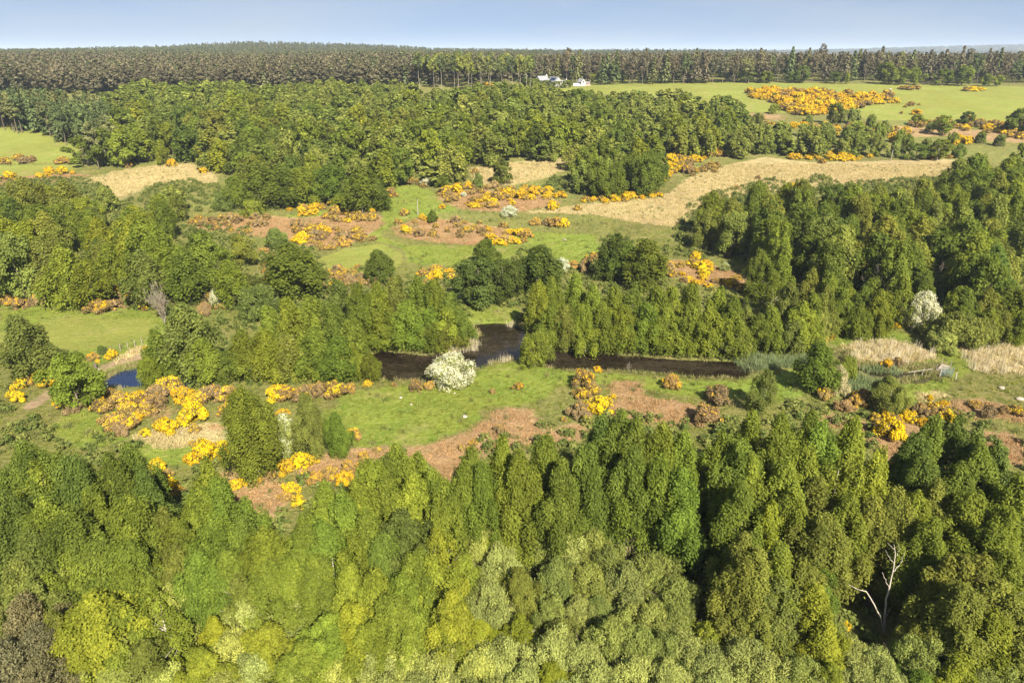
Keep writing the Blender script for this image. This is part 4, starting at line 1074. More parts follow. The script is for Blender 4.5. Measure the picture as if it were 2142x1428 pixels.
# ------------------------------------------------------------------ masses that nobody could count (one object each)
def instance_mass(name, protos, pts, scl, rot, idx, label, cat, kind='stuff'):
    me = bpy.data.meshes.new(name)
    me.vertices.add(len(pts)); me.vertices.foreach_set('co', np.ascontiguousarray(pts, np.float32).ravel())
    a = me.attributes.new('inst_scale', 'FLOAT_VECTOR', 'POINT'); a.data.foreach_set('vector', np.ascontiguousarray(scl, np.float32).ravel())
    a = me.attributes.new('inst_rot', 'FLOAT_VECTOR', 'POINT'); a.data.foreach_set('vector', np.ascontiguousarray(rot, np.float32).ravel())
    a = me.attributes.new('inst_pick', 'INT', 'POINT'); a.data.foreach_set('value', np.ascontiguousarray(idx, np.int32).ravel())
    o = bpy.data.objects.new(name, me)
    ng = bpy.data.node_groups.new(name, 'GeometryNodeTree')
    ng.interface.new_socket('Geometry', in_out='INPUT', socket_type='NodeSocketGeometry')
    ng.interface.new_socket('Geometry', in_out='OUTPUT', socket_type='NodeSocketGeometry')
    gi = ng.nodes.new('NodeGroupInput'); go = ng.nodes.new('NodeGroupOutput')
    ip = ng.nodes.new('GeometryNodeInstanceOnPoints')
    ip.inputs['Pick Instance'].default_value = True
    jg = ng.nodes.new('GeometryNodeJoinGeometry')
    for p in protos[::-1]:
        oi = ng.nodes.new('GeometryNodeObjectInfo')
        oi.inputs['Object'].default_value = p
        oi.inputs['As Instance'].default_value = True
        ng.links.new(oi.outputs['Geometry'], jg.inputs['Geometry'])
    def attr(nm, dt):
        n = ng.nodes.new('GeometryNodeInputNamedAttribute'); n.data_type = dt; n.inputs['Name'].default_value = nm
        return n.outputs['Attribute']
    er = ng.nodes.new('FunctionNodeEulerToRotation')
    ng.links.new(attr('inst_rot', 'FLOAT_VECTOR'), er.inputs[0])
    ng.links.new(gi.outputs[0], ip.inputs['Points'])
    ng.links.new(jg.outputs[0], ip.inputs['Instance'])
    ng.links.new(attr('inst_pick', 'INT'), ip.inputs['Instance Index'])
    ng.links.new(er.outputs[0], ip.inputs['Rotation'])
    ng.links.new(attr('inst_scale', 'FLOAT_VECTOR'), ip.inputs['Scale'])
    ng.links.new(ip.outputs[0], go.inputs[0])
    md = o.modifiers.new('scatter', 'NODES'); md.node_group = ng
    link(o)
    tag(o, label, cat, None, kind)
    return o

def proto(name, me, mat=None):
    if mat is not None:
        me = me.copy(); me.materials.clear(); me.materials.append(mat)
    return bpy.data.objects.new(name, me)      # never linked to the scene itself

def scatter_trees(name, pts, h, w, h0, w0, protos, label, cat):
    r = np.random.default_rng(len(pts))
    n = len(pts)
    z = terrain0(pts[:, 0], pts[:, 1])
    P = np.stack([pts[:, 0], pts[:, 1], z], 1)
    s = np.stack([w / w0, w / w0, h / h0], 1)
    rot = np.stack([np.zeros(n), np.zeros(n), r.uniform(0, 6.283, n)], 1)
    return instance_mass(name, protos, P, s, rot, r.integers(0, len(protos), n), label, cat)

far_protos = [proto('far_tree', c, M_FAR_LEAF) for _, c in LIB['birch_far'][2]] + [proto('far_tree', crown('crown', M_FAR_LEAF, 1500 + i, 10, 5.0, 0.8, 'round', 26, 0.16, 0.95, 1500, 0.38, 0.32, up=0.5)) for i in range(3)]
if len(wood_rest):
    scatter_trees('far_woodland', wood_rest[:, :2], wood_rest[:, 2], wood_rest[:, 3], 10, 5, far_protos, 'far rear part of the mixed green wood below the plantation', 'woodland')

pine_protos = [proto('far_pine', crown('crown', M_FAR_PINE, 1600 + i, 15, 6.0, 3.0, 'birch', 16, 0.20, 0.75, 420, 0.62, 0.42, up=0.6)) for i in range(4)]
green_protos = [proto('far_conifer', spruce_crown('crown', M_FAR_GREENPINE, 1640 + i, 18, 6.0, 11, 7, 1.3, 0.85)) for i in range(3)]

def band(y0, y1, k0, k1, s0, seed, jit=0.48):
    """jittered rows between two distances, k = x / y limits"""
    r = np.random.default_rng(seed)
    out = []; y = y0
    while y < y1:
        s = s0 * (1 + 0.9 * (y - y0) / max(600.0, y))
        xa, xb = k0 * y, k1 * y
        n = int((xb - xa) / s)
        if n > 0:
            x = xa + (np.arange(n) + 0.5) * s + r.normal(0, s * jit, n)
            out.append(np.stack([x, y + r.normal(0, s * jit, n)], 1))
        y += s * 0.87
    return np.concatenate(out)

# left plantation, brown canopy, near edge bends towards the camera at the left
pl = band(440, 1500, -0.95, 0.045, 5.4, 31)
uu, vv, _ = project(pl[:, 0], pl[:, 1], terrain0(pl[:, 0], pl[:, 1]))
edge_v = np.interp(uu, [-200, 0, 190, 300, 700, 900, 1100], [206, 204, 200, 188, 183, 178, 172])
pl = pl[vv < edge_v]
n = len(pl)
r = np.random.default_rng(33)
rank = np.argsort(project(pl[:, 0], pl[:, 1], terrain0(pl[:, 0], pl[:, 1]))[1])[::-1]
green_frac = 0.10 + smooth(600, 950, pl[:, 1]) * 0.75
isg = r.uniform(0, 1, n) < green_frac
hh = r.uniform(11.0, 17.0, n); ww = r.uniform(5.0, 7.6, n)
scatter_trees('pine_plantation', pl[~isg], hh[~isg], ww[~isg], 15, 6, pine_protos, 'brown-topped pine plantation stretching to the horizon at left', 'plantation')
scatter_trees('conifer_plantation', pl[isg], hh[isg] + 1, ww[isg], 18, 6, green_protos, 'greener conifers of the distant plantation hill', 'plantation')
ridge = band(1500, 2300, -0.95, 0.35, 14, 35)
scatter_trees('conifer_ridge', ridge, r.uniform(10, 21, len(ridge)), r.uniform(6, 10, len(ridge)), 18, 6, green_protos, 'dark conifer ridge on the left skyline', 'plantation')
# behind the strip on the right
rb = band(548, 800, 0.0, 0.95, 7.0, 36)
scatter_trees('conifer_belt', rb, r.uniform(12, 17, len(rb)), r.uniform(5.5, 7.5, len(rb)), 15, 6, pine_protos, 'conifers filling in behind the right-hand strip', 'plantation')
fh = band(4300, 6900, -0.95, 1.0, 60, 37)
scatter_trees('hill_forest', fh, r.uniform(12, 20, len(fh)), r.uniform(45, 70, len(fh)), 15, 6, [proto('far_conifer', p.data, M_FAR_GREENPINE) for p in pine_protos[:2]], 'hazy blue forest on the far hills', 'forest')

# front rows of the strip on the right: trees of their own
r = np.random.default_rng(41)
for row in range(3):
    y = 508 + row * 9
    x = 0.045 * y + (row * 3)
    while x < 0.80 * y:
        k = 'spruce' if r.uniform() < 0.5 else 'pine'
        h = r.uniform(16, 23.5) if k == 'spruce' else r.uniform(15, 20.5)
        if r.uniform() < 0.08:
            h += 4.5
        place_tree(k, x + r.normal(0, 1), y + r.normal(0, 2), h, r.uniform(6.5, 8.5) if k == 'spruce' else r.uniform(6, 7.5), ['rust', 'brown', 'brown', 'pinegreen', 'fir', 'rust'][r.integers(6)], 'the right-hand strip', row < 1, k)
        x += r.uniform(5.5, 9.0) + row
# tall bare-stemmed stand
for row in range(4):
    y = 452 + row * 9
    for k in np.arange(-0.125, 0.035, 0.0135):
        place_tree('tall_pine', (k + r.normal(0, 0.003)) * y, y + r.normal(0, 2.5), r.uniform(17.5, 21.5), r.uniform(5.0, 6.5), ['pinegreen', 'fir', 'olive'][r.integers(3)], 'the stand beside the farm', row < 2, 'tall_pine')
# left edge of the plantation
for k in np.arange(-0.80, -0.34, 0.0125):
    y = 470 + r.normal(0, 3)
    place_tree('pine', k * y, y, r.uniform(12, 15), r.uniform(5.5, 7), ['brown', 'rust', 'brown'][r.integers(3)], 'the plantation\'s near edge', False, 'pine')
# fresh green broadleaves at the foot of the strip
for u, vb, vt, wp, t in [(1300, 172, 152, 26, 'grey'), (1345, 172, 150, 22, 'fresh'), (1385, 172, 150, 24, 'mid'), (1445, 172, 148, 26, 'pale'), (1560, 173, 142, 46, 'blue'), (1598, 174, 148, 30, 'fresh'), (1655, 174, 152, 18, 'bright'), (1676, 174, 138, 32, 'blue'), (1745, 175, 150, 34, 'dark'),
                         (1850, 177, 132, 50, 'fresh'), (1880, 178, 140, 36, 'mid'), (1910, 178, 142, 34, 'mid'), (1970, 179, 144, 40, 'dark'), (2010, 180, 138, 46, 'dark'), (2060, 181, 155, 26, 'fresh'), (2085, 181, 158, 22, 'fresh'), (1232, 172, 152, 24, 'yellow'), (1255, 172, 148, 26, 'pale'), (1180, 172, 148, 30, 'fresh'), (1150, 170, 146, 22, 'fresh'), (1205, 170, 150, 30, 'yellow'), (1770, 176, 152, 14, 'fresh'), (1118, 184, 165, 26, 'mid'), (1142, 185, 168, 28, 'dark'), (1166, 185, 170, 24, 'mid'), (1186, 184, 168, 24, 'fresh'), (1100, 184, 164, 26, 'dark')]:
    place_px('oak', u, vb, vt, wp, t, 'the conifers\' foot')

# ------------------------------------------------------------------ gorse
GCOL = {'full': (0.22, 0.165, 0.05), 'half': (0.225, 0.155, 0.058), 'low': (0.20, 0.145, 0.07)}
FCOL = [(0.60, 0.41, 0.008), (0.62, 0.45, 0.010), (0.56, 0.34, 0.012)]
GWORD = {'full': 'bright yellow', 'half': 'half-flowering', 'low': 'brown'}

GORSE_ALL = []
def gorse(x, y, w, h, bloom, stand):
    GORSE_ALL.append((w * h / project(x, y, 0)[2] ** 2, x, y, w, h, bloom, stand))

def gorse_build(x, y, w, h, bloom, stand):
    z = tz(x, y)
    u, v, d = project(x, y, z)
    lod = 'near' if d < 130 else 'mid'
    fo, bl = GORSE[bloom, lod][rng.integers(4)]
    root = bpy.data.objects.new('gorse_bush', None)
    root.location = (x, y, z - 0.05); root.rotation_euler = (0, 0, rng.uniform(0, 6.283))
    s = w / 3.0
    root.scale = (s * rng.uniform(0.9, 1.15), s * rng.uniform(0.9, 1.15), h / 1.7)
    link(root)
    root.empty_display_size = 0.5
    f = link(bpy.data.objects.new('foliage', fo), root); f.color = jitter(GCOL[bloom], 0.14)
    b = link(bpy.data.objects.new('blossom', bl), root)
    c = FCOL[rng.integers(3)] if bloom != 'low' else FCOL[2]
    b.color = (*c, 1)
    tag(root, None, 'gorse bush')
    THINGS.append(dict(o=root, cat='gorse bush', noun='gorse bush', stand=stand, adj=GWORD[bloom], u=float(u), v=float(v), d=float(d), h=h))

def gorse_px(u, vb, wpx, bloom, stand, hpx=None):
    (x, y), = unproject(u, vb)
    _, _, d = project(x, y, tz(x, y))
    w = wpx * d / FPX
    h = (hpx * d / FPX / 0.92) if hpx else w * rng.uniform(0.55, 0.75)
    gorse(x, y, w, min(h, 2.6), bloom, stand)

for a in [
    # around the blue pool and path
    (100, 806, 50, 'full'), (82, 800, 34, 'half'), (46, 812, 34, 'full'), (36, 838, 34, 'full'), (62, 804, 30, 'low'), (235, 748, 28, 'full'), (193, 752, 26, 'half'), (305, 729, 12, 'full'), (120, 844, 18, 'full'), (128, 852, 22, 'half'), (205, 758, 12, 'full'), (160, 858, 40, 'low'),
]:
    gorse_px(*a, 'the earth path')
for a in [
    (215, 858, 44, 'half'), (255, 852, 56, 'half'), (290, 846, 52, 'half'), (325, 838, 56, 'low'), (355, 824, 60, 'half'), (385, 838, 48, 'full'), (400, 856, 46, 'full'), (420, 840, 40, 'half'), (445, 836, 56, 'low'), (475, 832, 44, 'half'), (490, 842, 34, 'full'), (410, 880, 56, 'full'), (388, 886, 36, 'full'), (305, 868, 46, 'half'), (275, 875, 50, 'half'),
    (240, 890, 48, 'half'), (262, 900, 50, 'half'), (250, 910, 40, 'low'), (292, 876, 30, 'full'), (350, 902, 46, 'full'), (305, 910, 24, 'full'), (335, 888, 28, 'low'), (408, 902, 26, 'half'), (470, 866, 30, 'half'), (330, 850, 50, 'low'), (232, 832, 36, 'half'), (345, 808, 32, 'full')]:
    gorse_px(*a, 'the bank below the pool')
for a in [(580, 834, 50, 'full'), (605, 836, 50, 'half'), (640, 836, 48, 'low'), (665, 826, 40, 'low'), (700, 828, 54, 'half'), (735, 820, 30, 'half'), (770, 806, 20, 'full'), (825, 808, 14, 'low'), (870, 815, 34, 'low'), (900, 812, 26, 'half'), (1030, 822, 16, 'low'), (1084, 813, 26, 'half'), (1216, 806, 50, 'half', 34), (1240, 812, 26, 'low'), (1250, 776, 20, 'full'), (1218, 832, 40, 'half'), (1240, 824, 34, 'half'),
          (1252, 862, 52, 'full', 34), (1215, 872, 50, 'low'), (1226, 880, 20, 'full'), (1282, 832, 14, 'full'), (1404, 810, 38, 'half'), (1500, 842, 66, 'low'), (1476, 884, 62, 'low'), (1180, 880, 16, 'low'), (740, 918, 36, 'half'), (592, 868, 22, 'full'), (990, 928, 20, 'half'), (985, 942, 18, 'full'), (1045, 905, 26, 'low'), (965, 940, 20, 'low')]:
    gorse_px(*a[:4], 'the front meadow', a[4] if len(a) > 4 else None)
for a in [(430, 962, 70, 'full'), (465, 952, 44, 'full'), (402, 968, 34, 'full'), (332, 985, 40, 'full'), (345, 1000, 34, 'half'), (358, 1018, 34, 'full'), (372, 1032, 30, 'half'), (404, 930, 18, 'half'), (495, 1020, 34, 'full'), (540, 1010, 28, 'half'), (600, 985, 40, 'full'), (632, 975, 46, 'full'), (655, 968, 30, 'full'), (610, 1030, 40, 'full'), (625, 1055, 36, 'full'), (600, 1045, 30, 'half'), (720, 1008, 40, 'full'), (690, 1000, 36, 'half'), (660, 1010, 34, 'half'),
          (570, 1000, 30, 'low'), (730, 985, 34, 'half'), (760, 960, 26, 'half'), (790, 945, 22, 'low'), (640, 1000, 30, 'half')]:
    gorse_px(*a, 'the bracken before the wood')
for a in [(1225, 1330, 40, 'half'), (1195, 1335, 26, 'half'), (1258, 1325, 24, 'half'), (1768, 1310, 26, 'full')]:
    gorse_px(*a, 'a gap between willows')
for a in [(1726, 834, 36, 'half'), (1806, 842, 50, 'low'), (1765, 858, 44, 'low'), (1790, 848, 36, 'half'), (1862, 915, 64, 'full', 50), (1852, 876, 30, 'full'), (1895, 880, 36, 'full'), (1870, 885, 30, 'low'), (1830, 880, 26, 'half'), (1925, 870, 44, 'low'), (1950, 868, 44, 'half'), (1945, 836, 16, 'full'), (1972, 850, 22, 'full'), (1978, 875, 34, 'full'), (1932, 890, 30, 'full'), (2040, 852, 26, 'half'), (2065, 872, 40, 'low'), (2125, 866, 34, 'half'), (2100, 862, 24, 'low'), (1900, 862, 30, 'low'), (1995, 865, 28, 'low')]:
    gorse_px(*a[:4], 'the marsh\'s near edge', a[4] if len(a) > 4 else None)
for a in [(1855, 766, 30, 'full'), (1878, 764, 26, 'low'), (1720, 716, 24, 'half'), (1738, 708, 24, 'full'), (1798, 694, 34, 'full'), (1785, 682, 22, 'half'), (1850, 688, 18, 'half'), (1875, 686, 18, 'full'), (1755, 678, 20, 'half'), (1780, 670, 18, 'half'), (1765, 655, 22, 'low')]:
    gorse_px(*a, 'the marsh\'s far edge')

def gorse_fill(outline, spacing, wr, mix, stand, seed, dens=1.0):
    r = np.random.default_rng(seed)
    W = unproject(np.array(outline, float)[:, 0], np.array(outline, float)[:, 1])
    x0, y0 = W.min(0); x1, y1 = W.max(0)
    spacing = spacing * 0.74
    bl, wt = zip(*mix); wt = np.array(wt, float) / sum(wt)
    n = 0
    for j in range(int((y1 - y0) / (spacing * 0.87)) + 2):
        for i in range(int((x1 - x0) / spacing) + 2):
            x = x0 + (i + 0.5 * (j % 2)) * spacing + r.normal(0, spacing * 0.28); y = y0 + j * spacing * 0.87 + r.normal(0, spacing * 0.28)
            u, v, _ = project(x, y, float(terrain0(np.array([x]), np.array([y]))[0]))
            if r.uniform() < dens and in_poly(np.array([u]), np.array([v]), outline)[0]:
                w = r.uniform(*wr) * (0.45 + 0.6 * r.uniform() ** 0.7)
                gorse(x, y, w, w * r.uniform(0.38, 0.65), bl[r.choice(len(bl), p=wt)], stand)
                n += 1
    return n
gc = []
gc.append(gorse_fill([(1565, 192), (1640, 193), (1720, 196), (1870, 207), (1872, 216), (1800, 226), (1760, 238), (1660, 243), (1630, 222), (1570, 205)], 6.2, (5.0, 8.5), [('full', 5), ('half', 2)], 'the right pasture\'s yellow sheet', 51))
gc.append(gorse_fill([(1900, 250), (1940, 250), (2100, 262), (2142, 270), (2142, 292), (2020, 275), (1900, 268)], 7.5, (4, 6.5), [('full', 2), ('half', 3), ('low', 3)], 'the far gorse bank', 52, 1.0))
gc.append(gorse_fill([(1430, 262), (1560, 248), (1700, 262), (1860, 262), (1870, 292), (1700, 282), (1560, 270), (1440, 280)], 9.5, (3.0, 6.0), [('full', 2), ('half', 3), ('low', 4)], 'the upper right slope', 80, 0.75))
gc.append(gorse_fill([(1858, 270), (1900, 272), (1900, 296), (1862, 300)], 5, (3.5, 5), [('half', 3), ('full', 1)], 'the far gorse bank', 53))
gc.append(gorse_fill([(1985, 290), (2020, 288), (2035, 300), (1995, 306)], 5, (3.5, 5), [('full', 1)], 'the far gorse bank', 54))
gc.append(gorse_fill([(1640, 327), (1790, 324), (1830, 330), (1790, 337), (1650, 336)], 4.5, (3.2, 5.2), [('full', 4), ('half', 1)], 'the far yellow line', 55))
gc.append(gorse_fill([(1905, 328), (1990, 328), (1990, 338), (1910, 338)], 5, (2.8, 4.2), [('full', 2), ('half', 2)], 'the far yellow line', 56, 0.7))
gc.append(gorse_fill([(1395, 335), (1430, 322), (1510, 312), (1515, 325), (1440, 345), (1405, 375), (1385, 380)], 4.4, (3.0, 5.0), [('full', 4), ('half', 3)], 'the dark grove\'s right side', 57))
gc.append(gorse_fill([(1430, 350), (1500, 345), (1510, 360), (1440, 372)], 5, (3, 5), [('low', 2), ('half', 2)], 'the dark grove\'s right side', 58))
gc.append(gorse_fill([(1230, 416), (1380, 402), (1385, 412), (1300, 424), (1215, 426)], 3.4, (2.6, 4.2), [('full', 5), ('half', 1)], 'the dark grove\'s foot', 59))
gc.append(gorse_fill([(905, 400), (960, 390), (1130, 392), (1180, 412), (1130, 420), (1060, 430), (1020, 440), (920, 424)], 5.2, (2.8, 4.6), [('full', 4), ('half', 5), ('low', 2)], 'the gorse flat', 60, 0.95))
gc.append(gorse_fill([(985, 352), (1050, 340), (1050, 372), (985, 380)], 6.5, (2.6, 4.2), [('full', 2), ('half', 3)], 'the small straw field', 61, 0.6))
gc.append(gorse_fill([(840, 376), (900, 384), (905, 398), (850, 390)], 4.5, (2.6, 4.2), [('half', 3), ('low', 2)], 'the mid meadow track', 62))
gc.append(gorse_fill([(800, 398), (822, 395), (825, 412), (802, 415)], 3.5, (3, 4), [('half', 3), ('low', 2)], 'the mid meadow track', 63))
gc.append(gorse_fill([(820, 470), (900, 452), (1010, 462), (1100, 490), (1080, 512), (1000, 512), (960, 500), (860, 495)], 6, (2.0, 3.6), [('full', 2), ('half', 4), ('low', 3)], 'bracken right of the track', 64, 0.85))
gc.append(gorse_fill([(1030, 488), (1105, 488), (1100, 515), (1020, 515)], 3.4, (2.6, 4), [('full', 2), ('half', 3)], 'bracken right of the track', 65, 0.8))
gc.append(gorse_fill([(600, 440), (680, 425), (790, 445), (800, 462), (740, 470), (640, 455)], 4.6, (2.8, 4.4), [('half', 5), ('low', 4), ('full', 1)], 'bracken left of the track', 66, 1.0))
gc.append(gorse_fill([(620, 470), (760, 480), (785, 502), (720, 515), (670, 530), (610, 500)], 4.6, (2.6, 4.4), [('half', 4), ('low', 4), ('full', 1)], 'bracken left of the track', 67, 1.0))
gc.append(gorse_fill([(380, 465), (480, 450), (560, 452), (580, 470), (520, 490), (430, 480)], 5, (2.6, 4.0), [('low', 4), ('half', 2)], 'bracken left of the track', 68, 0.9))
gc.append(gorse_fill([(545, 535), (575, 520), (600, 560), (590, 600), (555, 590)], 4.6, (2.6, 4.0), [('half', 3), ('low', 3)], 'the gorse slope', 69))
gc.append(gorse_fill([(680, 570), (740, 560), (820, 580), (800, 600), (700, 610)], 3.6, (2.4, 3.8), [('half', 3), ('low', 3)], 'the mid meadow\'s near edge', 70))
gc.append(gorse_fill([(880, 565), (940, 558), (945, 585), (890, 595)], 3.2, (2.4, 3.6), [('half', 4), ('full', 2)], 'the mid meadow\'s near edge', 71))
gc.append(gorse_fill([(1390, 545), (1480, 555), (1560, 585), (1560, 610), (1470, 600), (1400, 590)], 4.4, (2.4, 3.8), [('full', 4), ('half', 3), ('low', 1)], 'the slope behind the pond', 72, 1.0))
gc.append(gorse_fill([(0, 612), (95, 612), (90, 640), (0, 648)], 3.6, (3, 4.6), [('low', 5), ('half', 1)], 'the left wood\'s edge', 73))
gc.append(gorse_fill([(170, 640), (240, 612), (325, 622), (325, 648), (210, 654)], 3.8, (3, 4.6), [('low', 5), ('half', 2)], 'the left wood\'s edge', 74))
gc.append(gorse_fill([(410, 640), (460, 620), (470, 660), (425, 670)], 4.4, (2.4, 3.6), [('half', 4), ('low', 3)], 'the left wood\'s edge', 75))
gc.append(gorse_fill([(0, 334), (100, 336), (150, 342), (0, 344)], 6, (3.5, 5.5), [('half', 3), ('low', 3)], 'the left pasture\'s hedge line', 76))
gc.append(gorse_fill([(0, 372), (150, 358), (170, 366), (0, 384)], 7, (3, 5), [('half', 4), ('full', 2)], 'the left pasture\'s hedge line', 77, 0.6))
for a in [(2036, 190, 40, 'full'), (2022, 191, 20, 'half'), (1895, 188, 30, 'half'), (1915, 187, 20, 'half'), (1905, 222, 14, 'half'), (1893, 225, 8, 'half'), (1922, 220, 7, 'half'), (1916, 240, 22, 'full'), (1886, 238, 8, 'half'), (1020, 182, 26, 'full'), (775, 232, 22, 'half'), (760, 236, 16, 'half')]:
    gorse_px(*a, 'the open far fields')
for a in [(1155, 438, 30, 'full'), (1208, 440, 18, 'half'), (1165, 474, 34, 'half'), (1120, 470, 26, 'half'), (1145, 470, 24, 'low'), (1180, 474, 24, 'full'), (846, 450, 24, 'half'), (925, 436, 16, 'full'), (1660, 400, 34, 'full'), (1650, 412, 30, 'half'), (1585, 375, 12, 'low'), (1225, 565, 34, 'low'), (1240, 545, 24, 'half'), (1200, 560, 26, 'half'), (1720, 342, 16, 'half'), (1500, 268, 22, 'full'), (1440, 268, 20, 'half'), (1560, 266, 24, 'half'), (1610, 268, 24, 'half'), (1660, 268, 22, 'full'), (1700, 270, 24, 'low'), (1740, 272, 20, 'half'), (1480, 300, 22, 'full'), (1520, 306, 24, 'full'), (1560, 312, 20, 'half'), (1820, 300, 24, 'half'), (360, 348, 22, 'full'), (426, 362, 20, 'full'), (270, 350, 18, 'half'), (1540, 395, 14, 'half'), (1515, 535, 24, 'half'), (1545, 528, 24, 'full'), (1455, 540, 22, 'full')]:
    gorse_px(*a, 'the meadow slopes')
counts['gorse'] = gc

GORSE_ALL.sort(key=lambda t: -t[0])
for g in GORSE_ALL[:300]:
    gorse_build(*g[1:])
counts['gorse_total'] = len(GORSE_ALL)
M_SCRUB = leaf_material('scrub_leaf', 'RANDOM', (0.17, 0.12, 0.05), (0.22, 0.16, 0.06), trans=0.12, rough=0.7)
M_SCRUB_FLOWER = leaf_material('scrub_flower', 'RANDOM', (0.55, 0.33, 0.010), (0.62, 0.43, 0.010), trans=0.25, trans_tint=(1, 0.9, 0.5))
def joined(name, parts):
    V = []; T = []; MI = []; mats = []
    for k, (me, mat) in enumerate(parts):
        co = np.zeros(len(me.vertices) * 3, np.float32); me.vertices.foreach_get('co', co)
        t = np.zeros(len(me.polygons), np.float32); me.attributes['tone'].data.foreach_get('value', t)
        V.append(co.reshape(-1, 3)); T.append(t); MI.append(np.full(len(t), k, np.int32)); mats.append(mat)
    m = leaf_mesh(name, list(zip(V, T)), mats[0])
    for q in mats[1:]:
        m.materials.append(q)
    m.polygons.foreach_set('material_index', np.concatenate(MI))
    return m
scrub_p = []
for b_ in ('full', 'half', 'low'):
    for k_ in range(3):
        fo, bl = GORSE[b_, 'mid'][k_]
        scrub_p.append(proto('scrub', joined('scrub', [(fo, M_SCRUB), (bl, M_SCRUB_FLOWER)])))
rest = GORSE_ALL[300:]
if rest:
    r = np.random.default_rng(91); n = len(rest)
    px = np.array([g[1] for g in rest]); py = np.array([g[2] for g in rest]); pw = np.array([g[3] for g in rest]); ph = np.array([g[4] for g in rest])
    pick = np.array([{'full': 0, 'half': 3, 'low': 6}[g[5]] for g in rest]) + r.integers(0, 3, n)
    instance_mass('gorse_scrub', scrub_p, np.stack([px, py, terrain(px, py) - 0.05], 1), np.stack([pw / 3, pw / 3, ph / 1.7], 1), np.stack([np.zeros(n), np.zeros(n), r.uniform(0, 6.28, n)], 1), pick,
                  'far small gorse bushes dotted over the upper slopes', 'gorse')

# ------------------------------------------------------------------ hawthorns in blossom
def hawthorn(u, vb, vt, wpx, bloom, label, col=(0.60, 0.58, 0.42)):
    (x, y), = unproject(u, vb)
    z = tz(x, y)
    b = (vt - CY) / FPX
    h = CAM_H + y * (-sP - b * cP) / (cP - b * sP) - z
    _, _, d = project(x, y, z + h / 2)
    w = wpx * d / FPX
    fo, bl = HAWTHORN[bloom][rng.integers(2)]
    root = bpy.data.objects.new('hawthorn_tree', None)
    root.location = (x, y, z); root.rotation_euler = (0, 0, rng.uniform(0, 6.28)); root.scale = (w / 7.6, w / 7.6, h / 5.0)
    link(root)
    link(bpy.data.objects.new('trunk', HAW_TRUNK), root)
    f = link(bpy.data.objects.new('foliage', fo), root); f.color = (0.26, 0.29, 0.08, 1)
    q = link(bpy.data.objects.new('blossom', bl), root); q.color = (*col, 1)
    tag(root, label, 'hawthorn', 'hawthorns in blossom')
hawthorn(945, 802, 742, 112, 'full', 'big round white-flowering hawthorn standing at the pond\'s near bank')
hawthorn(1922, 690, 612, 62, 'full', 'tall narrow white-flowering hawthorn at the foot of the right wood')
hawthorn(602, 950, 868, 62, 'half', 'green hawthorn speckled with white beside the big front-meadow birch', (0.64, 0.64, 0.52))
hawthorn(455, 642, 606, 26, 'full', 'small white hawthorn among gorse at the left wood\'s edge')
hawthorn(1066, 452, 430, 36, 'full', 'low white hawthorn alone in the mid meadow', (0.6, 0.62, 0.5))
hawthorn(1175, 566, 540, 36, 'full', 'small pale hawthorn behind the long birch belt', (0.6, 0.62, 0.5))
hawthorn(893, 388, 370, 34, 'full', 'cream hawthorn at the top of the green track', (0.62, 0.58, 0.45))
hawthorn(970, 410, 402, 16, 'full', 'tiny cream hawthorn among gorse below the small straw field', (0.62, 0.6, 0.5))
hawthorn(1800, 672, 655, 14, 'half', 'tiny white-specked hawthorn at the marsh\'s far edge')
hawthorn(1515, 566, 548, 20, 'half', 'small greyish hawthorn in the gorse behind the pond', (0.6, 0.6, 0.5))

# ------------------------------------------------------------------ bare and dead trees
def bare(name, mesh_list, u, vb, vt, label, cat, colkey=None, leafy=None):
    (x, y), = unproject(u, vb)
    z = tz(x, y)
    b = (vt - CY) / FPX
    h = CAM_H + y * (-sP - b * cP) / (cP - b * sP) - z
    me = mesh_list[rng.integers(len(mesh_list))]
    hz = max(v.co.z for v in me.vertices)
    o = bpy.data.objects.new(name, me)
    o.location = (x, y, z); o.rotation_euler = (0, 0, rng.uniform(0, 6.28)); s = h / hz
    o.scale = (s * 0.9, s * 0.9, s)
    link(o)
    tag(o, label, cat)
    return o

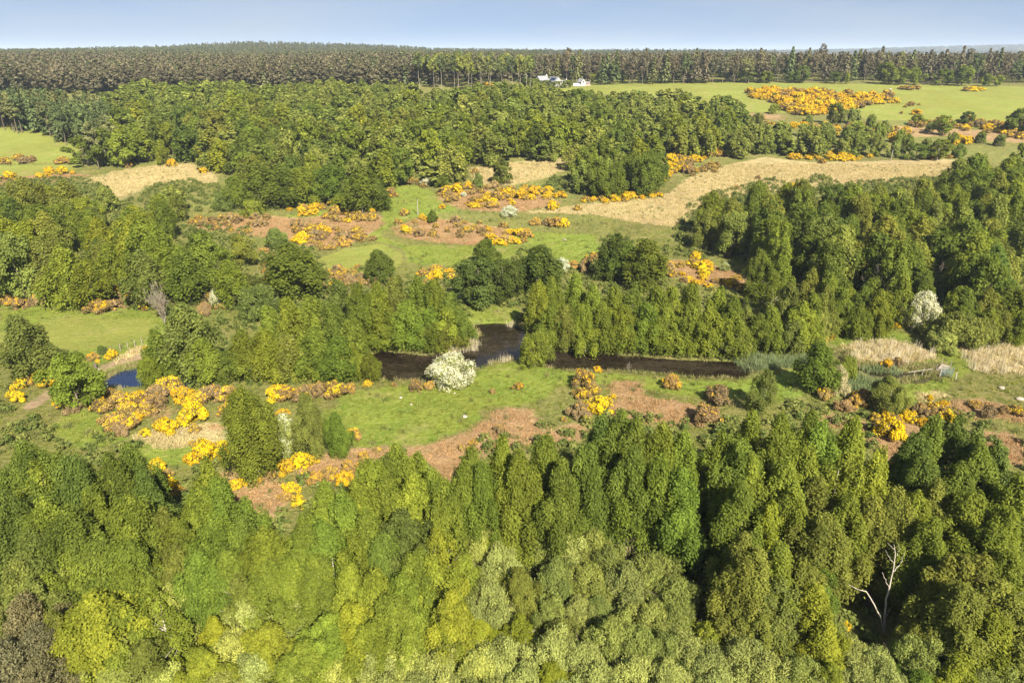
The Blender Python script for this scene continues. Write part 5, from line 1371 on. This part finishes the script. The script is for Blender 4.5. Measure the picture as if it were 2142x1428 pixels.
# the pale dead birch in the right foreground, forked low, traced limb by limb
def dead_birch():
    (x, y), = unproject(1848, 1322)
    z = tz(x, y)
    def at(u, v, dy=0.0):
        a = (u - CX) / FPX; b = (v - CY) / FPX
        t = (y + dy) / (cP - b * sP)
        return np.array([a * t - x, dy, CAM_H + t * (-sP - b * cP) - z])
    def limb(pts, r0, r1):
        P = np.array([at(*p) for p in pts]); k = len(P)
        tt = np.linspace(0, 1, k); t2 = np.linspace(0, 1, k * 3)
        Q = np.stack([np.interp(t2, tt, P[:, c]) for c in range(3)], 1)
        Q[1:-1] += np.random.default_rng(k).normal(0, 0.02, (len(Q) - 2, 3))
        return Q, np.linspace(r0, r1, len(Q)) * 0.72
    st = [limb([(1849, 1325, 0), (1851, 1290, 0.1), (1853, 1255, 0.3), (1862, 1222, 0.5), (1868, 1195, 0.6), (1874, 1160, 0.8), (1870, 1138, 0.9)], 0.15, 0.03)]
    br = [limb([(1848, 1318, 0), (1842, 1290, -0.1), (1832, 1270, -0.3), (1818, 1245, -0.5), (1812, 1236, -0.5)], 0.11, 0.06),
          limb([(1812, 1236, -0.5), (1795, 1232, -0.6), (1775, 1222, -0.7)], 0.05, 0.02),
          limb([(1859, 1228, 0.45), (1852, 1212, 0.4), (1845, 1196, 0.3)], 0.05, 0.02),
          limb([(1868, 1195, 0.6), (1880, 1182, 0.7), (1888, 1172, 0.8)], 0.05, 0.015),
          limb([(1870, 1178, 0.7), (1860, 1165, 0.6), (1852, 1150, 0.6)], 0.04, 0.012),
          limb([(1873, 1165, 0.8), (1882, 1148, 0.9), (1878, 1136, 0.9)], 0.03, 0.01),
          limb([(1853, 1288, 0.2), (1858, 1280, 0.2), (1862, 1272, 0.2)], 0.06, 0.03),
          limb([(1872, 1150, 0.8), (1864, 1142, 0.8), (1856, 1134, 0.8)], 0.025, 0.01),
          limb([(1884, 1176, 0.8), (1890, 1160, 0.9), (1894, 1150, 0.9)], 0.02, 0.008)]
    root = bpy.data.objects.new('dead_tree', None); root.location = (x, y, z); link(root)
    link(bpy.data.objects.new('trunk', tube_mesh('trunk', st, M_DEAD_BARK, 7)), root)
    for l in br:
        link(bpy.data.objects.new('limb', tube_mesh('limb', [l], M_DEAD_BARK, 6)), root)
    tag(root, 'pale barkless dead birch forked low in the right foreground', 'dead tree')
    (x2, y2), = unproject(1878, 1306)
    q = bpy.data.objects.new('dead_sapling', tube_mesh('dead_sapling', [(np.array([[0, 0, -0.2], [0.12, 0, 0.9], [0.45, 0, 2.1]]), np.array([0.07, 0.06, 0.03]))], M_DEAD_BARK, 6))
    q.location = (x2, y2, tz(x2, y2)); link(q)
    tag(q, 'short leaning dead stem beside the forked dead birch', 'dead tree')
dead_birch()
bare('bare_tree', BARE, 345, 676, 583, 'nearly leafless many-stemmed tree on the left meadow', 'bare tree')
bare('bare_tree', BARE, 1828, 640, 548, 'bare grey tree with curved branches, left of two before the right wood', 'bare tree')
bare('bare_tree', BARE, 1952, 625, 548, 'bare grey tree, right of two before the right wood', 'bare tree')
bare('bare_tree', BARE, 472, 355, 315, 'leafless mauve-grey tree beside the left straw field', 'bare tree')
bare('bare_tree', BARE, 1030, 318, 270, 'grey leafless tree in the big wood above the small straw field', 'bare tree')
bare('bare_shrub', BARE, 1315, 778, 756, 'low bare twiggy bush at the pond\'s near edge', 'shrub')
bare('bare_tree', DEAD, 1490, 880 + 420, 1228, 'thin leafless birch by the willows in the foreground', 'bare tree')

# ------------------------------------------------------------------ reeds, sedge, tufts
def blade_mesh(name, mat, seed, n, h, spread, width, lean=0.25):
    r = np.random.default_rng(seed)
    P = np.zeros((n, 3)); P[:, :2] = r.normal(0, spread, (n, 2))
    hh = h * r.uniform(0.6, 1.2, n)
    L = r.normal(0, lean, (n, 2)) * hh[:, None]
    a = r.uniform(0, 6.283, n); wv = np.stack([np.cos(a), np.sin(a), np.zeros(n)], 1) * width
    top = P + np.concatenate([L, hh[:, None]], 1)
    V = np.stack([P - wv, P + wv, top + wv * 0.35, top - wv * 0.35], 1).reshape(-1, 3)
    V[:, 2] -= 0.04
    return leaf_mesh(name, [(V, r.uniform(0.7, 1.3, n))], mat)

M_REED = leaf_material('reed', 'RANDOM', (0.44, 0.38, 0.25), (0.56, 0.50, 0.36), trans=0.2, trans_tint=(1, 0.95, 0.8))
M_SEDGE = leaf_material('sedge', 'RANDOM', (0.13, 0.175, 0.075), (0.20, 0.24, 0.12), trans=0.25)
M_MARGIN = leaf_material('margin_grass', 'RANDOM', (0.13, 0.16, 0.04), (0.36, 0.30, 0.15), trans=0.25)
M_RUSH = leaf_material('rush', 'RANDOM', (0.085, 0.115, 0.03), (0.20, 0.18, 0.07), trans=0.15)
M_TUFT = leaf_material('grass_tuft', 'RANDOM', (0.13, 0.17, 0.024), (0.22, 0.225, 0.045), trans=0.3)
M_DRY = leaf_material('dry_tuft', 'RANDOM', (0.32, 0.26, 0.11), (0.48, 0.39, 0.2), trans=0.2, trans_tint=(1, 0.95, 0.7))
M_FROND = leaf_material('bracken_frond', 'RANDOM', (0.24, 0.142, 0.06), (0.385, 0.242, 0.116), trans=0.15, trans_tint=(1, 0.8, 0.5))
M_FLOOR = leaf_material('undergrowth', 'RANDOM', (0.085, 0.115, 0.026), (0.16, 0.175, 0.045), trans=0.3)

def scatter_px(outlines, n_try, seed):
    """random ground points inside photo outlines, even per square metre"""
    r = np.random.default_rng(seed); out = []
    for P in outlines:
        W = unproject(np.array(P, float)[:, 0], np.array(P, float)[:, 1])
        x0, y0 = W.min(0) - 0.5; x1, y1 = W.max(0) + 0.5
        k = int(n_try * (x1 - x0) * (y1 - y0))
        k = min(k, 60000)
        x = r.uniform(x0, x1, k); y = r.uniform(y0, y1, k)
        u, v, _ = project(x, y, terrain0(x, y))
        m = in_poly(u, v, P)
        out.append(np.stack([x[m], y[m]], 1))
    return np.concatenate(out)

def scatter_blades(name, pts, protos, smin, smax, label, cat):
    r = np.random.default_rng(len(pts) + 5); n = len(pts)
    z = terrain(pts[:, 0], pts[:, 1])
    s = r.uniform(smin, smax, n)
    return instance_mass(name, protos, np.stack([pts[:, 0], pts[:, 1], z], 1), np.stack([s, s, s * r.uniform(0.75, 1.25, n)], 1),
                         np.stack([np.zeros(n), np.zeros(n), r.uniform(0, 6.28, n)], 1), r.integers(0, len(protos), n), label, cat)

reed_p = [proto('reed', blade_mesh('reed', M_REED, 60 + i, 16, 1.5, 0.30, 0.022, 0.10)) for i in range(4)]
scatter_blades('reeds', scatter_px([[(1770, 728), (1790, 718), (1850, 712), (1950, 738), (1962, 750), (1900, 764), (1830, 756), (1775, 748)]], 1.5, 1), reed_p, 0.5, 0.85, 'pale dry reed bed beyond the marsh ditch', 'reeds')
scatter_blades('reeds', scatter_px([[(2008, 722), (2060, 712), (2200, 705), (2200, 785), (2060, 784), (2020, 770)]], 1.0, 2), reed_p, 0.5, 0.9, 'pale dry reed bed at the right edge', 'reeds')
scatter_blades('reeds', scatter_px([[(920, 728), (990, 706), (1005, 718), (995, 728), (930, 738)], [(1020, 760), (1030, 752), (1070, 748), (1072, 754), (1035, 762)], [(1060, 676), (1082, 672), (1085, 679), (1065, 680)]], 2.2, 3), reed_p, 0.55, 0.95, 'thin pale reeds standing at the brown pond\'s margins', 'reeds')
sedge_p = [proto('sedge', blade_mesh('sedge', M_SEDGE, 80 + i, 22, 0.8, 0.30, 0.03, 0.3)) for i in range(4)]
scatter_blades('sedge', scatter_px([[(1530, 745), (1570, 740), (1620, 750), (1690, 750), (1690, 768), (1600, 772), (1565, 778), (1550, 765)]], 4.0, 4), sedge_p, 0.8, 1.25, 'blue-green sedge at the brown pond\'s right end', 'sedge')
scatter_blades('sedge', scatter_px([[(1770, 790), (1800, 788), (1850, 798), (1860, 812), (1800, 822), (1760, 822)], [(1800, 762), (1880, 770), (1880, 780), (1810, 772)]], 4.0, 5), sedge_p, 0.8, 1.25, 'blue-green sedge between the silver willow and the ditch', 'sedge')
rm = np.random.default_rng(15); mg = []
for Q in PONDS:
    A_ = np.array(Q)
    x = rm.uniform(A_[:, 0].min() - 2, A_[:, 0].max() + 2, 9000); y = rm.uniform(A_[:, 1].min() - 2, A_[:, 1].max() + 2, 9000)
    dd = poly_dist(x, y, Q)
    k = (np.abs(dd + 0.1) < np.abs(rm.normal(0, 0.55, len(x)))) & (np.abs(dd) < 1.6) & (np.sin(x * 0.7) + np.sin(y * 1.1 + x * 0.23) > -0.7)
    mg.append(np.stack([x[k], y[k]], 1))
marg_p = [proto('sedge', blade_mesh('sedge', M_MARGIN, 86 + i, 16, 0.5, 0.25, 0.025, 0.35)) for i in range(4)]
scatter_blades('water_margin_grass', np.concatenate(mg), marg_p, 0.5, 1.3, 'rough mixed sedge and grass fringing the water', 'grass')
tuft_p = [proto('tuft', blade_mesh('tuft', M_TUFT, 90 + i, 14, 0.30, 0.20, 0.035, 0.5)) for i in range(4)]
dry_p = [proto('tuft', blade_mesh('tuft', M_DRY, 100 + i, 14, 0.42, 0.22, 0.03, 0.55)) for i in range(4)]
frond_p = [proto('frond', blade_mesh('frond', M_FROND, 110 + i, 26, 0.17, 0.34, 0.03, 1.0)) for i in range(4)]
floor_p = [proto('undergrowth', crown('clump', M_FLOOR, 120 + i, 0.9, 1.6, 0.02, 'dome', 9, 0.24, 0.8, 130, 0.16, 0.10, up=0.5)) for i in range(4)]

r = np.random.default_rng(77)
def ground_pts(n, xr, yr):
    # even per square metre over a wedge in front of the valley side
    y = np.sqrt(r.uniform(yr[0] ** 2, yr[1] ** 2, n)); x = r.uniform(-1, 1, n) * (y * 0.80 + 8)
    return np.stack([x, y], 1)
def dry_land(P):
    m = np.ones(len(P), bool)
    for Q in PONDS:
        m &= poly_dist(P[:, 0], P[:, 1], Q) < -0.3
    return P[m]
G = ground_pts(150000, None, (60, 260))
mk = {k: mask_at(k, G[:, 0], G[:, 1]) for k in MASK}
d_of = lambda P: P
keep_near = r.uniform(0, 1, len(G)) < np.clip(110 / G[:, 1], 0, 1) ** 1.5
sel = (mk['bracken'] > 0.45) & (r.uniform(0, 1, len(G)) < 0.85)
scatter_blades('bracken', dry_land(G[sel]), frond_p, 0.6, 1.7, 'collapsed rust-brown bracken fronds over the open slopes', 'bracken')
sel = (mk['straw'] > 0.45) & (mk['bracken'] < 0.4) & (r.uniform(0, 1, len(G)) < 0.75)
scatter_blades('dry_grass', dry_land(G[sel]), dry_p, 0.7, 1.4, 'straw-coloured dead grass tussocks on the pale fields', 'grass')
sel = (mk['bracken'] < 0.3) & (mk['straw'] < 0.3) & (mk['dirt'] < 0.2) & (mk['pasture'] < 0.5) & keep_near & (r.uniform(0, 1, len(G)) < 0.55)
scatter_blades('grass', dry_land(G[sel]), tuft_p, 0.5, 1.15, 'short green grass tufts over the meadows', 'grass')
rush_p = [proto('rush', blade_mesh('rush', M_RUSH, 140 + i, 30, 0.6, 0.16, 0.02, 0.28)) for i in range(3)]
clump = np.sin(G[:, 0] * 0.31 + np.sin(G[:, 1] * 0.17) * 2) + np.sin(G[:, 1] * 0.27 + G[:, 0] * 0.11)
sel = (mk['dirt'] < 0.1) & (mk['pasture'] < 0.6) & (r.uniform(0, 1, len(G)) < 0.012 + 0.05 * (clump > 1.0))
scatter_blades('rushes', dry_land(G[sel]), rush_p, 0.6, 1.4, 'scattered dark green rush tussocks in the rough grass', 'rushes')
U = ground_pts(16000, None, (30, 240))
uu, vv, _ = project(U[:, 0], U[:, 1], terrain0(U[:, 0], U[:, 1]))
U = dry_land(U[~is_clear(uu, vv)])
scatter_blades('undergrowth', U, floor_p, 0.5, 1.3, 'low dark green undergrowth beneath the trees', 'undergrowth')

# ------------------------------------------------------------------ built things
def box_mesh(name, boxes, mat):
    """boxes: (cx, cy, cz, sx, sy, sz) centre and full size"""
    V = []; F = []
    for cx, cy, cz, sx, sy, sz in boxes:
        b = len(V)
        for dx in (-0.5, 0.5):
            for dy in (-0.5, 0.5):
                for dz in (-0.5, 0.5):
                    V.append((cx + dx * sx, cy + dy * sy, cz + dz * sz))
        F += [[b, b + 1, b + 3, b + 2], [b + 4, b + 6, b + 7, b + 5], [b, b + 4, b + 5, b + 1], [b + 2, b + 3, b + 7, b + 6], [b, b + 2, b + 6, b + 4], [b + 1, b + 5, b + 7, b + 3]]
    me = bpy.data.meshes.new(name); me.from_pydata(V, [], F); me.update()
    me.materials.append(mat)
    return me

def poly_mesh(name, V, F, mat):
    me = bpy.data.meshes.new(name); me.from_pydata(V, [], F); me.update(); me.materials.append(mat)
    return me

M_HARL = plain_material('white_render', (0.38, 0.37, 0.34), 0.85, 0.08, 1.0)
M_SLATE = plain_material('slate', (0.20, 0.20, 0.215), 0.6, 0.25, 1.5)
M_SOLAR = plain_material('solar_panel', (0.012, 0.02, 0.05), 0.12, 0.2, 1.0, 0.5)
M_GLASS = plain_material('window_glass', (0.03, 0.035, 0.045), 0.1, 0.1, 1.0, 0.5)
M_POST = plain_material('weathered_wood', (0.25, 0.22, 0.18), 0.85, 0.25, 4.0)
M_DARKWOOD = plain_material('dark_wood', (0.10, 0.085, 0.07), 0.85, 0.25, 4.0)
M_DECK = plain_material('pale_deck', (0.33, 0.275, 0.22), 0.8, 0.15, 5.0)
M_GATE = plain_material('galvanised_gate', (0.10, 0.155, 0.14), 0.6, 0.2, 3.0, 0.3, 0.0)
M_STONE = plain_material('field_stone', (0.27, 0.235, 0.20), 0.9, 0.3, 2.5)
M_WALLSTONE = plain_material('dyke_stone', (0.17, 0.15, 0.12), 0.9, 0.4, 1.2)
M_PINK = plain_material('pink_shed', (0.50, 0.33, 0.26), 0.8, 0.1, 1.0)
M_METAL = plain_material('van_paint', (0.74, 0.74, 0.74), 0.35, 0.05, 1.0, 0.5)
M_TYRE = plain_material('tyre', (0.02, 0.02, 0.02), 0.9, 0.1, 1.0)

def house(u, vb, L, Wd, eave, ridge, rz, label, dist, chimneys=1, solar=False, windows=4, roofmat=M_SLATE, wallmat=M_HARL, name='farmhouse', cat='house'):
    a = (u - CX) / FPX
    y = dist; b = (vb - CY) / FPX
    x = a * y / (cP - b * sP)
    z = tz(x, y)
    root = bpy.data.objects.new(name, None); root.location = (x, y, z); root.rotation_euler = (0, 0, rz); link(root)
    L, Wd, eave, ridge = L * 0.86, Wd * 0.86, eave * 0.86, ridge * 0.86
    hl, hw = L / 2, Wd / 2
    V = [(-hl, -hw, -0.5), (hl, -hw, -0.5), (hl, hw, -0.5), (-hl, hw, -0.5), (-hl, -hw, eave), (hl, -hw, eave), (hl, hw, eave), (-hl, hw, eave), (-hl, 0, ridge), (hl, 0, ridge)]
    F = [[0, 1, 5, 4], [2, 3, 7, 6], [1, 2, 6, 9, 5], [3, 0, 4, 8, 7]]
    link(bpy.data.objects.new('wall', poly_mesh('wall', V, F, wallmat)), root)
    o = 0.25; t = 0.14
    s = (ridge - eave) / hw
    def slope(sg, nm, mat, x0, x1, f0, f1, lift, thick):
        p = []
        for xx in (x0, x1):
            for ff in (f0, f1):
                yy = sg * (hw + o) * (1 - ff); zz = eave - s * o + (ridge - eave + s * o) * ff
                p.append((xx, yy, zz + lift)); p.append((xx, yy, zz + lift + thick))
        Fq = [[0, 1, 3, 2], [4, 6, 7, 5], [0, 4, 5, 1], [2, 3, 7, 6], [1, 5, 7, 3], [0, 2, 6, 4]]
        return poly_mesh(nm, p, Fq, mat)
    rf = link(bpy.data.objects.new('roof', slope(-1, 'roof', roofmat, -hl - o, hl + o, 0, 1, 0.02, t)), root)
    link(bpy.data.objects.new('roof', slope(1, 'roof', roofmat, -hl - o, hl + o, 0, 1, 0.02, t)), root)
    if solar:
        for k in range(5):
            w = L * 0.13
            link(bpy.data.objects.new('solar_panel', slope(-1, 'solar_panel', M_SOLAR, -L * 0.36 + k * (w + 0.06), -L * 0.36 + k * (w + 0.06) + w, 0.2, 0.82, 0.02 + t + 0.04, 0.05)), rf)
    for k in range(chimneys):
        cx = (hl - 0.5) * (1 if k else -1) if chimneys > 1 else hl - 0.5
        link(bpy.data.objects.new('chimney', box_mesh('chimney', [(cx, 0, ridge + 0.35, 0.7, 0.8, 1.3), (cx, 0, ridge + 1.05, 0.85, 0.95, 0.12)], wallmat)), rf)
    for k in range(windows):
        xx = -hl + L * (k + 0.7) / (windows + 0.4)
        wi = link(bpy.data.objects.new('window', box_mesh('window', [(xx, -hw - 0.02, eave * 0.58, 1.1, 0.08, 1.3)], M_HARL if wallmat is not M_HARL else M_POST)), root)
        link(bpy.data.objects.new('pane', box_mesh('pane', [(xx, -hw - 0.065, eave * 0.58, 0.86, 0.02, 1.06)], M_GLASS)), wi)
    for sx in (-1, 1):
        link(bpy.data.objects.new('window', box_mesh('window', [(sx * (hl + 0.02), 0, eave * 1.0, 0.08, 0.9, 1.1)], M_GLASS)), root)
    tag(root, label, cat)
    return root

house(1134, 172, 9.5, 5.5, 4.2, 7.0, R(38), 'grey-slated white farmhouse, leftmost of the farm buildings', 494, 1)
house(1160, 174, 9.0, 6.0, 3.6, 6.8, R(-52), 'white farmhouse with dark solar panels on its roof', 488, 0, True, 3)
house(1178, 173, 6.0, 4.0, 2.6, 4.0, R(5), 'low slated wing with a chimney beside the solar-panelled house', 495, 1, False, 2)
house(1216, 174, 6.0, 4.2, 3.0, 5.2, R(-60), 'small white-gabled outbuilding nearest the pasture', 494, 0, False, 1, name='outbuilding', cat='shed')
house(1229, 174, 3.6, 2.6, 2.0, 2.9, R(-30), 'little pinkish shed, rightmost of the farm buildings', 497, 0, False, 0, wallmat=M_PINK, name='garden_shed', cat='shed')

# white van parked beside the outbuilding
(vx, vy), = unproject(1207, 176)
vy = 486.0; vx = (1207 - CX) / FPX * vy / (cP - (174 - CY) / FPX * sP)
vr = bpy.data.objects.new('parked_van', None); vr.location = (vx, vy, tz(vx, vy)); link(vr)
prof = [(-2.4, 0.35), (2.4, 0.35), (2.45, 1.0), (1.75, 1.25), (1.2, 2.05), (-2.35, 2.1)]
V = [(a, sy, b) for sy in (-0.95, 0.95) for a, b in prof]
link(bpy.data.objects.new('body', poly_mesh('body', V, [list(range(6))[::-1], list(range(6, 12))] + [[i, (i + 1) % 6, (i + 1) % 6 + 6, i + 6] for i in range(6)], M_METAL)), vr)
for wx in (-1.5, 1.5):
    for wy in (-0.92, 0.92):
        link(bpy.data.objects.new('wheel', tube_mesh('wheel', [(np.array([[wx, wy - 0.12, 0.34], [wx, wy + 0.12, 0.34]]), np.array([0.34, 0.34]))], M_TYRE, 12)), vr)
link(bpy.data.objects.new('windscreen', box_mesh('windscreen', [(1.55, 0, 1.66, 0.06, 1.6, 0.6)], M_GLASS)), vr)
tag(vr, 'white van parked beside the small white-gabled outbuilding', 'van')

# utility poles
for u, vb, vt, lab in [(874, 449, 417, 'pale wooden pole beside the green track in the mid meadow'), (1595, 312, 282, 'pale wooden pole before the tree belt above the straw field'), (1863, 337, 312, 'pale wooden pole at the end of the yellow gorse line'), (1084, 178, 152, 'thin pale pole left of the farmhouse')]:
    (x, y), = unproject(u, vb)
    z = tz(x, y); b = (vt - CY) / FPX
    h = CAM_H + y * (-sP - b * cP) / (cP - b * sP) - z
    root = bpy.data.objects.new('utility_pole', None); root.location = (x, y, z); link(root)
    link(bpy.data.objects.new('pole', tube_mesh('pole', [(np.array([[0, 0, -0.4], [0.02, 0, h * 0.5], [0.05, 0, h]]), np.array([0.15, 0.135, 0.11]))], M_POST, 8)), root)
    for k in range(2):
        link(bpy.data.objects.new('insulator', tube_mesh('insulator', [(np.array([[0.05, (k - 0.5) * 0.3, h - 0.35 + k * 0.12], [0.05, (k - 0.5) * 0.3, h - 0.15 + k * 0.12]]), np.array([0.05, 0.04]))], M_GLASS, 6)), root)
    tag(root, lab, 'pole', 'utility poles on the hillside')

# fence posts along the path
def wood_fence(pxs, label, rail, name='post_fence', h=1.15, mat=M_POST):
    W = unproject(np.array(pxs, float)[:, 0], np.array(pxs, float)[:, 1])
    x0, y0 = W[0]
    root = bpy.data.objects.new(name, None); root.location = (x0, y0, tz(x0, y0)); link(root)
    tops = []
    for x, y in W:
        dz = tz(x, y) - tz(x0, y0)
        hh = h * rng.uniform(0.9, 1.1)
        link(bpy.data.objects.new('post', tube_mesh('post', [(np.array([[x - x0, y - y0, dz - 0.3], [x - x0 + rng.normal(0, 0.04), y - y0, dz + hh]]), np.array([0.07, 0.06]))], mat, 6)), root)
        tops.append((x - x0, y - y0, dz + h * 0.86))
    T = np.array(tops)
    for f in ((0.0,) if rail else (0.0, -0.3, -0.6)):
        P = T + np.array([0, -0.075, f])
        if rail:
            P = np.concatenate([[P[0] + (P[0] - P[1]) * 0.9], P])
        link(bpy.data.objects.new('rail' if rail else 'wire', tube_mesh('rail', [(P, np.full(len(P), 0.06 if rail else 0.006))], mat, 5)), root)
    tag(root, label, 'fence')
wood_fence([(200, 748), (233, 738), (252, 733), (268, 729), (283, 724), (298, 720), (326, 712), (357, 706), (385, 698)], 'wire fence on thin pale posts along the earth path', False)
wood_fence([(1912, 785), (1928, 784), (1947, 783)], 'single-rail wooden fence left of the footbridge', True)
wood_fence([(u, np.interp(u, [1200, 1500, 2142], [172.5, 170.5, 182])) for u in np.arange(1240, 2160, 11)], 'dark fence along the foot of the right-hand conifers', True, 'field_fence', 1.5, M_DARKWOOD)
wood_fence([(u, np.interp(u, [0, 60, 130, 185], [251, 256, 276, 285])) for u in np.arange(2, 190, 9)], 'pale post fence on top of the left pasture hill', False, 'post_fence', 1.3)

# footbridge and gate by the marsh
(bx, by), = unproject(1966, 781); (bx2, by2), = unproject(1978, 768)
L = math.hypot(bx2 - bx, by2 - by); ang = math.atan2(by2 - by, bx2 - bx)
fb = bpy.data.objects.new('footbridge', None); fb.location = (bx, by, tz(bx, by)); fb.rotation_euler = (0, 0, ang); link(fb)
npl = 14
pm = box_mesh('plank', [(0, 0, 0, L / npl * 0.9, 1.15, 0.05)], M_DECK)
for k in range(npl):
    p = link(bpy.data.objects.new('plank', pm), fb); p.location = (L * (k + 0.5) / npl, 0, 0.42 + rng.normal(0, 0.006))
for s in (-1, 1):
    link(bpy.data.objects.new('beam', box_mesh('beam', [(L / 2, s * 0.4, 0.30, L, 0.12, 0.18)], M_DARKWOOD)), fb)
    for e in (0.03, 0.97):
        link(bpy.data.objects.new('handrail_post', box_mesh('handrail_post', [(L * e, s * 0.62, 0.5, 0.09, 0.09, 1.6)], M_POST)), fb)
tag(fb, 'small pale plank footbridge over the marsh ditch', 'footbridge')
def field_gate(u0, v0, u1, v1, label):
    (x0, y0), (x1, y1) = unproject([u0, u1], [v0, v1])
    L = math.hypot(x1 - x0, y1 - y0)
    g = bpy.data.objects.new('field_gate', None); g.location = (x0, y0, tz(x0, y0)); g.rotation_euler = (0, 0, math.atan2(y1 - y0, x1 - x0)); link(g)
    for k in range(5):
        link(bpy.data.objects.new('bar', box_mesh('bar', [(L / 2, 0, 0.25 + k * 0.22, L, 0.045, 0.045)], M_GATE)), g)
    for x in (0.0, L):
        link(bpy.data.objects.new('stile', box_mesh('stile', [(x, 0, 0.7, 0.06, 0.06, 1.1)], M_GATE)), g)
    link(bpy.data.objects.new('brace', tube_mesh('brace', [(np.array([[0.05, 0.05, 1.12], [L, 0.05, 0.25]]), np.array([0.025, 0.025]))], M_GATE, 5)), g)
    link(bpy.data.objects.new('gatepost', box_mesh('gatepost', [(-0.14, 0, 0.6, 0.14, 0.14, 1.5)], M_POST)), g)
    tag(g, label, 'gate')
field_gate(1968, 787, 1990, 790, 'grey-green barred metal gate, front one beside the footbridge')
field_gate(1970, 781, 1991, 783, 'grey-green barred metal gate, rear one beside the footbridge')
(lx, ly), = unproject(1999, 793)
ls = bpy.data.objects.new('leaning_plank', box_mesh('leaning_plank', [(0, 0, 0.75, 0.25, 0.06, 1.6)], M_POST)); ls.location = (lx, ly, tz(lx, ly) - 0.1); ls.rotation_euler = (0.2, -0.35, 0.3); link(ls)
tag(ls, 'weathered plank leaning at the end of the gate', 'plank')

# field stones and a dark stump by the path
def stone(u, v, w, label, mat=M_STONE, seed=0, zs=0.6, name='stone', cat='stone'):
    import bmesh
    bm = bmesh.new()
    bmesh.ops.create_icosphere(bm, subdivisions=3, radius=w / 2)
    r = np.random.default_rng(seed)
    dirs = unit(r.normal(0, 1, (7, 3))); offs = r.uniform(0.55, 0.85, 7) * w / 2
    for vv in bm.verts:
        c = np.array(vv.co)
        for dd, oo in zip(dirs, offs):
            e = c @ dd - oo
            if e > 0:
                c = c - dd * e * 0.85
        vv.co = c * np.array([1, 0.8, zs])
    me = bpy.data.meshes.new(name); bm.to_mesh(me); bm.free(); me.materials.append(mat)
    (x, y), = unproject(u, v)
    o = bpy.data.objects.new(name, me); o.location = (x, y, tz(x, y) + w * zs * 0.15); link(o)
    tag(o, label, cat)
for i, (u, v, w, lab) in enumerate([(972, 872, 0.75, 'pale field stone in the middle of the front meadow'), (838, 832, 0.6, 'pinkish stone lying left of the white hawthorn\'s foot'), (951, 822, 0.35, 'small stone just below the white hawthorn'), (1181, 503, 1.1, 'pale flat stone in the mid meadow'), (2095, 812, 0.9, 'straw-coloured tussock-like stone on the right marsh grass'),
                                    (2133, 836, 1.1, 'whitish boulder at the right edge by the marsh'), (207, 773, 0.5, 'whitish stone at the path\'s bend by the pool'), (1862, 188, 2.2, 'grey boulder beside gorse on the right pasture'), (380, 905, 0.5, 'pale stone in the gorse meadow below the pool'), (860, 846, 0.4, 'pale chip of stone left of the meadow bracken')]):
    stone(u, v, w, lab, seed=i)
(sx_, sy_), = unproject(200, 770)
st = bpy.data.objects.new('tree_stump', tube_mesh('tree_stump', [(np.array([[0, 0, -0.2], [0.02, 0, 0.2], [0.05, 0.02, 0.6], [0.06, 0.02, 0.95]]), np.array([0.30, 0.22, 0.19, 0.12]))], M_DARKWOOD, 9)); st.location = (sx_, sy_, tz(sx_, sy_)); link(st)
tag(st, 'dark stump at the path\'s bend beside a whitish stone', 'stump')

# ------------------------------------------------------------------ labels
def ordinal(n):
    return f"{n}{'th' if 10 <= n % 100 <= 20 else {1: 'st', 2: 'nd', 3: 'rd'}.get(n % 10, 'th')}"
groups = {}
for t in THINGS:
    groups.setdefault((t['cat'], t['stand']), []).append(t)
for (cat, stand), L in groups.items():
    rows = 1 if len(L) <= 12 else int(math.ceil(len(L) / (9.0 if len(L) < 120 else 14.0)))
    L.sort(key=lambda t: t['d'])
    per = int(math.ceil(len(L) / rows))
    prep = 'in' if any(k in stand for k in ('wood', 'clump', 'belt', 'grove', 'bracken', 'meadow', 'gap', 'strip', 'conifers', 'stand', 'sheet', 'gorse flat', 'line', 'slopes', 'fields')) else 'by'
    st_ = stand
    for q in range(rows):
        row = sorted(L[q * per:(q + 1) * per], key=lambda t: t['u'])
        for i, t in enumerate(row):
            if len(L) == 1:
                lab = f"{t['adj']} {t['noun']} {prep} {st_}"
            elif rows == 1:
                lab = f"{t['adj']} {t['noun']}, {ordinal(i + 1)} from left {prep} {st_}"
            else:
                lab = f"{t['adj']} {t['noun']}, {ordinal(i + 1)} from left, {ordinal(q + 1)} row, {prep} {st_}"
            t['o']['label'] = lab
            t['o']['group'] = {'by': 'plants by ', 'in': 'plants in '}[prep] + st_ if cat == 'gorse bush' else ('trees ' + prep + ' ' + st_)

# ------------------------------------------------------------------ haze
hz = bpy.data.objects.new('haze', box_mesh('haze', [(0, 5200, 62, 22000, 12800, 130)], M_HARL))
hz.data.materials.clear()
hm, hnt, hout = new_mat('haze')
pv = N(hnt, 'ShaderNodeVolumePrincipled')
pv.inputs['Color'].default_value = (0.70, 0.82, 1.0, 1)
pv.inputs['Density'].default_value = 0.0001
pv.inputs['Anisotropy'].default_value = 0.0
hnt.links.new(pv.outputs[0], hout.inputs['Volume'])
hz.data.materials.append(hm)
link(hz)
tag(hz, 'thin blue haze filling the valley air', 'haze', None, 'stuff')
print('COUNTS', counts, 'things', len(THINGS), 'objects', len(scene.objects))
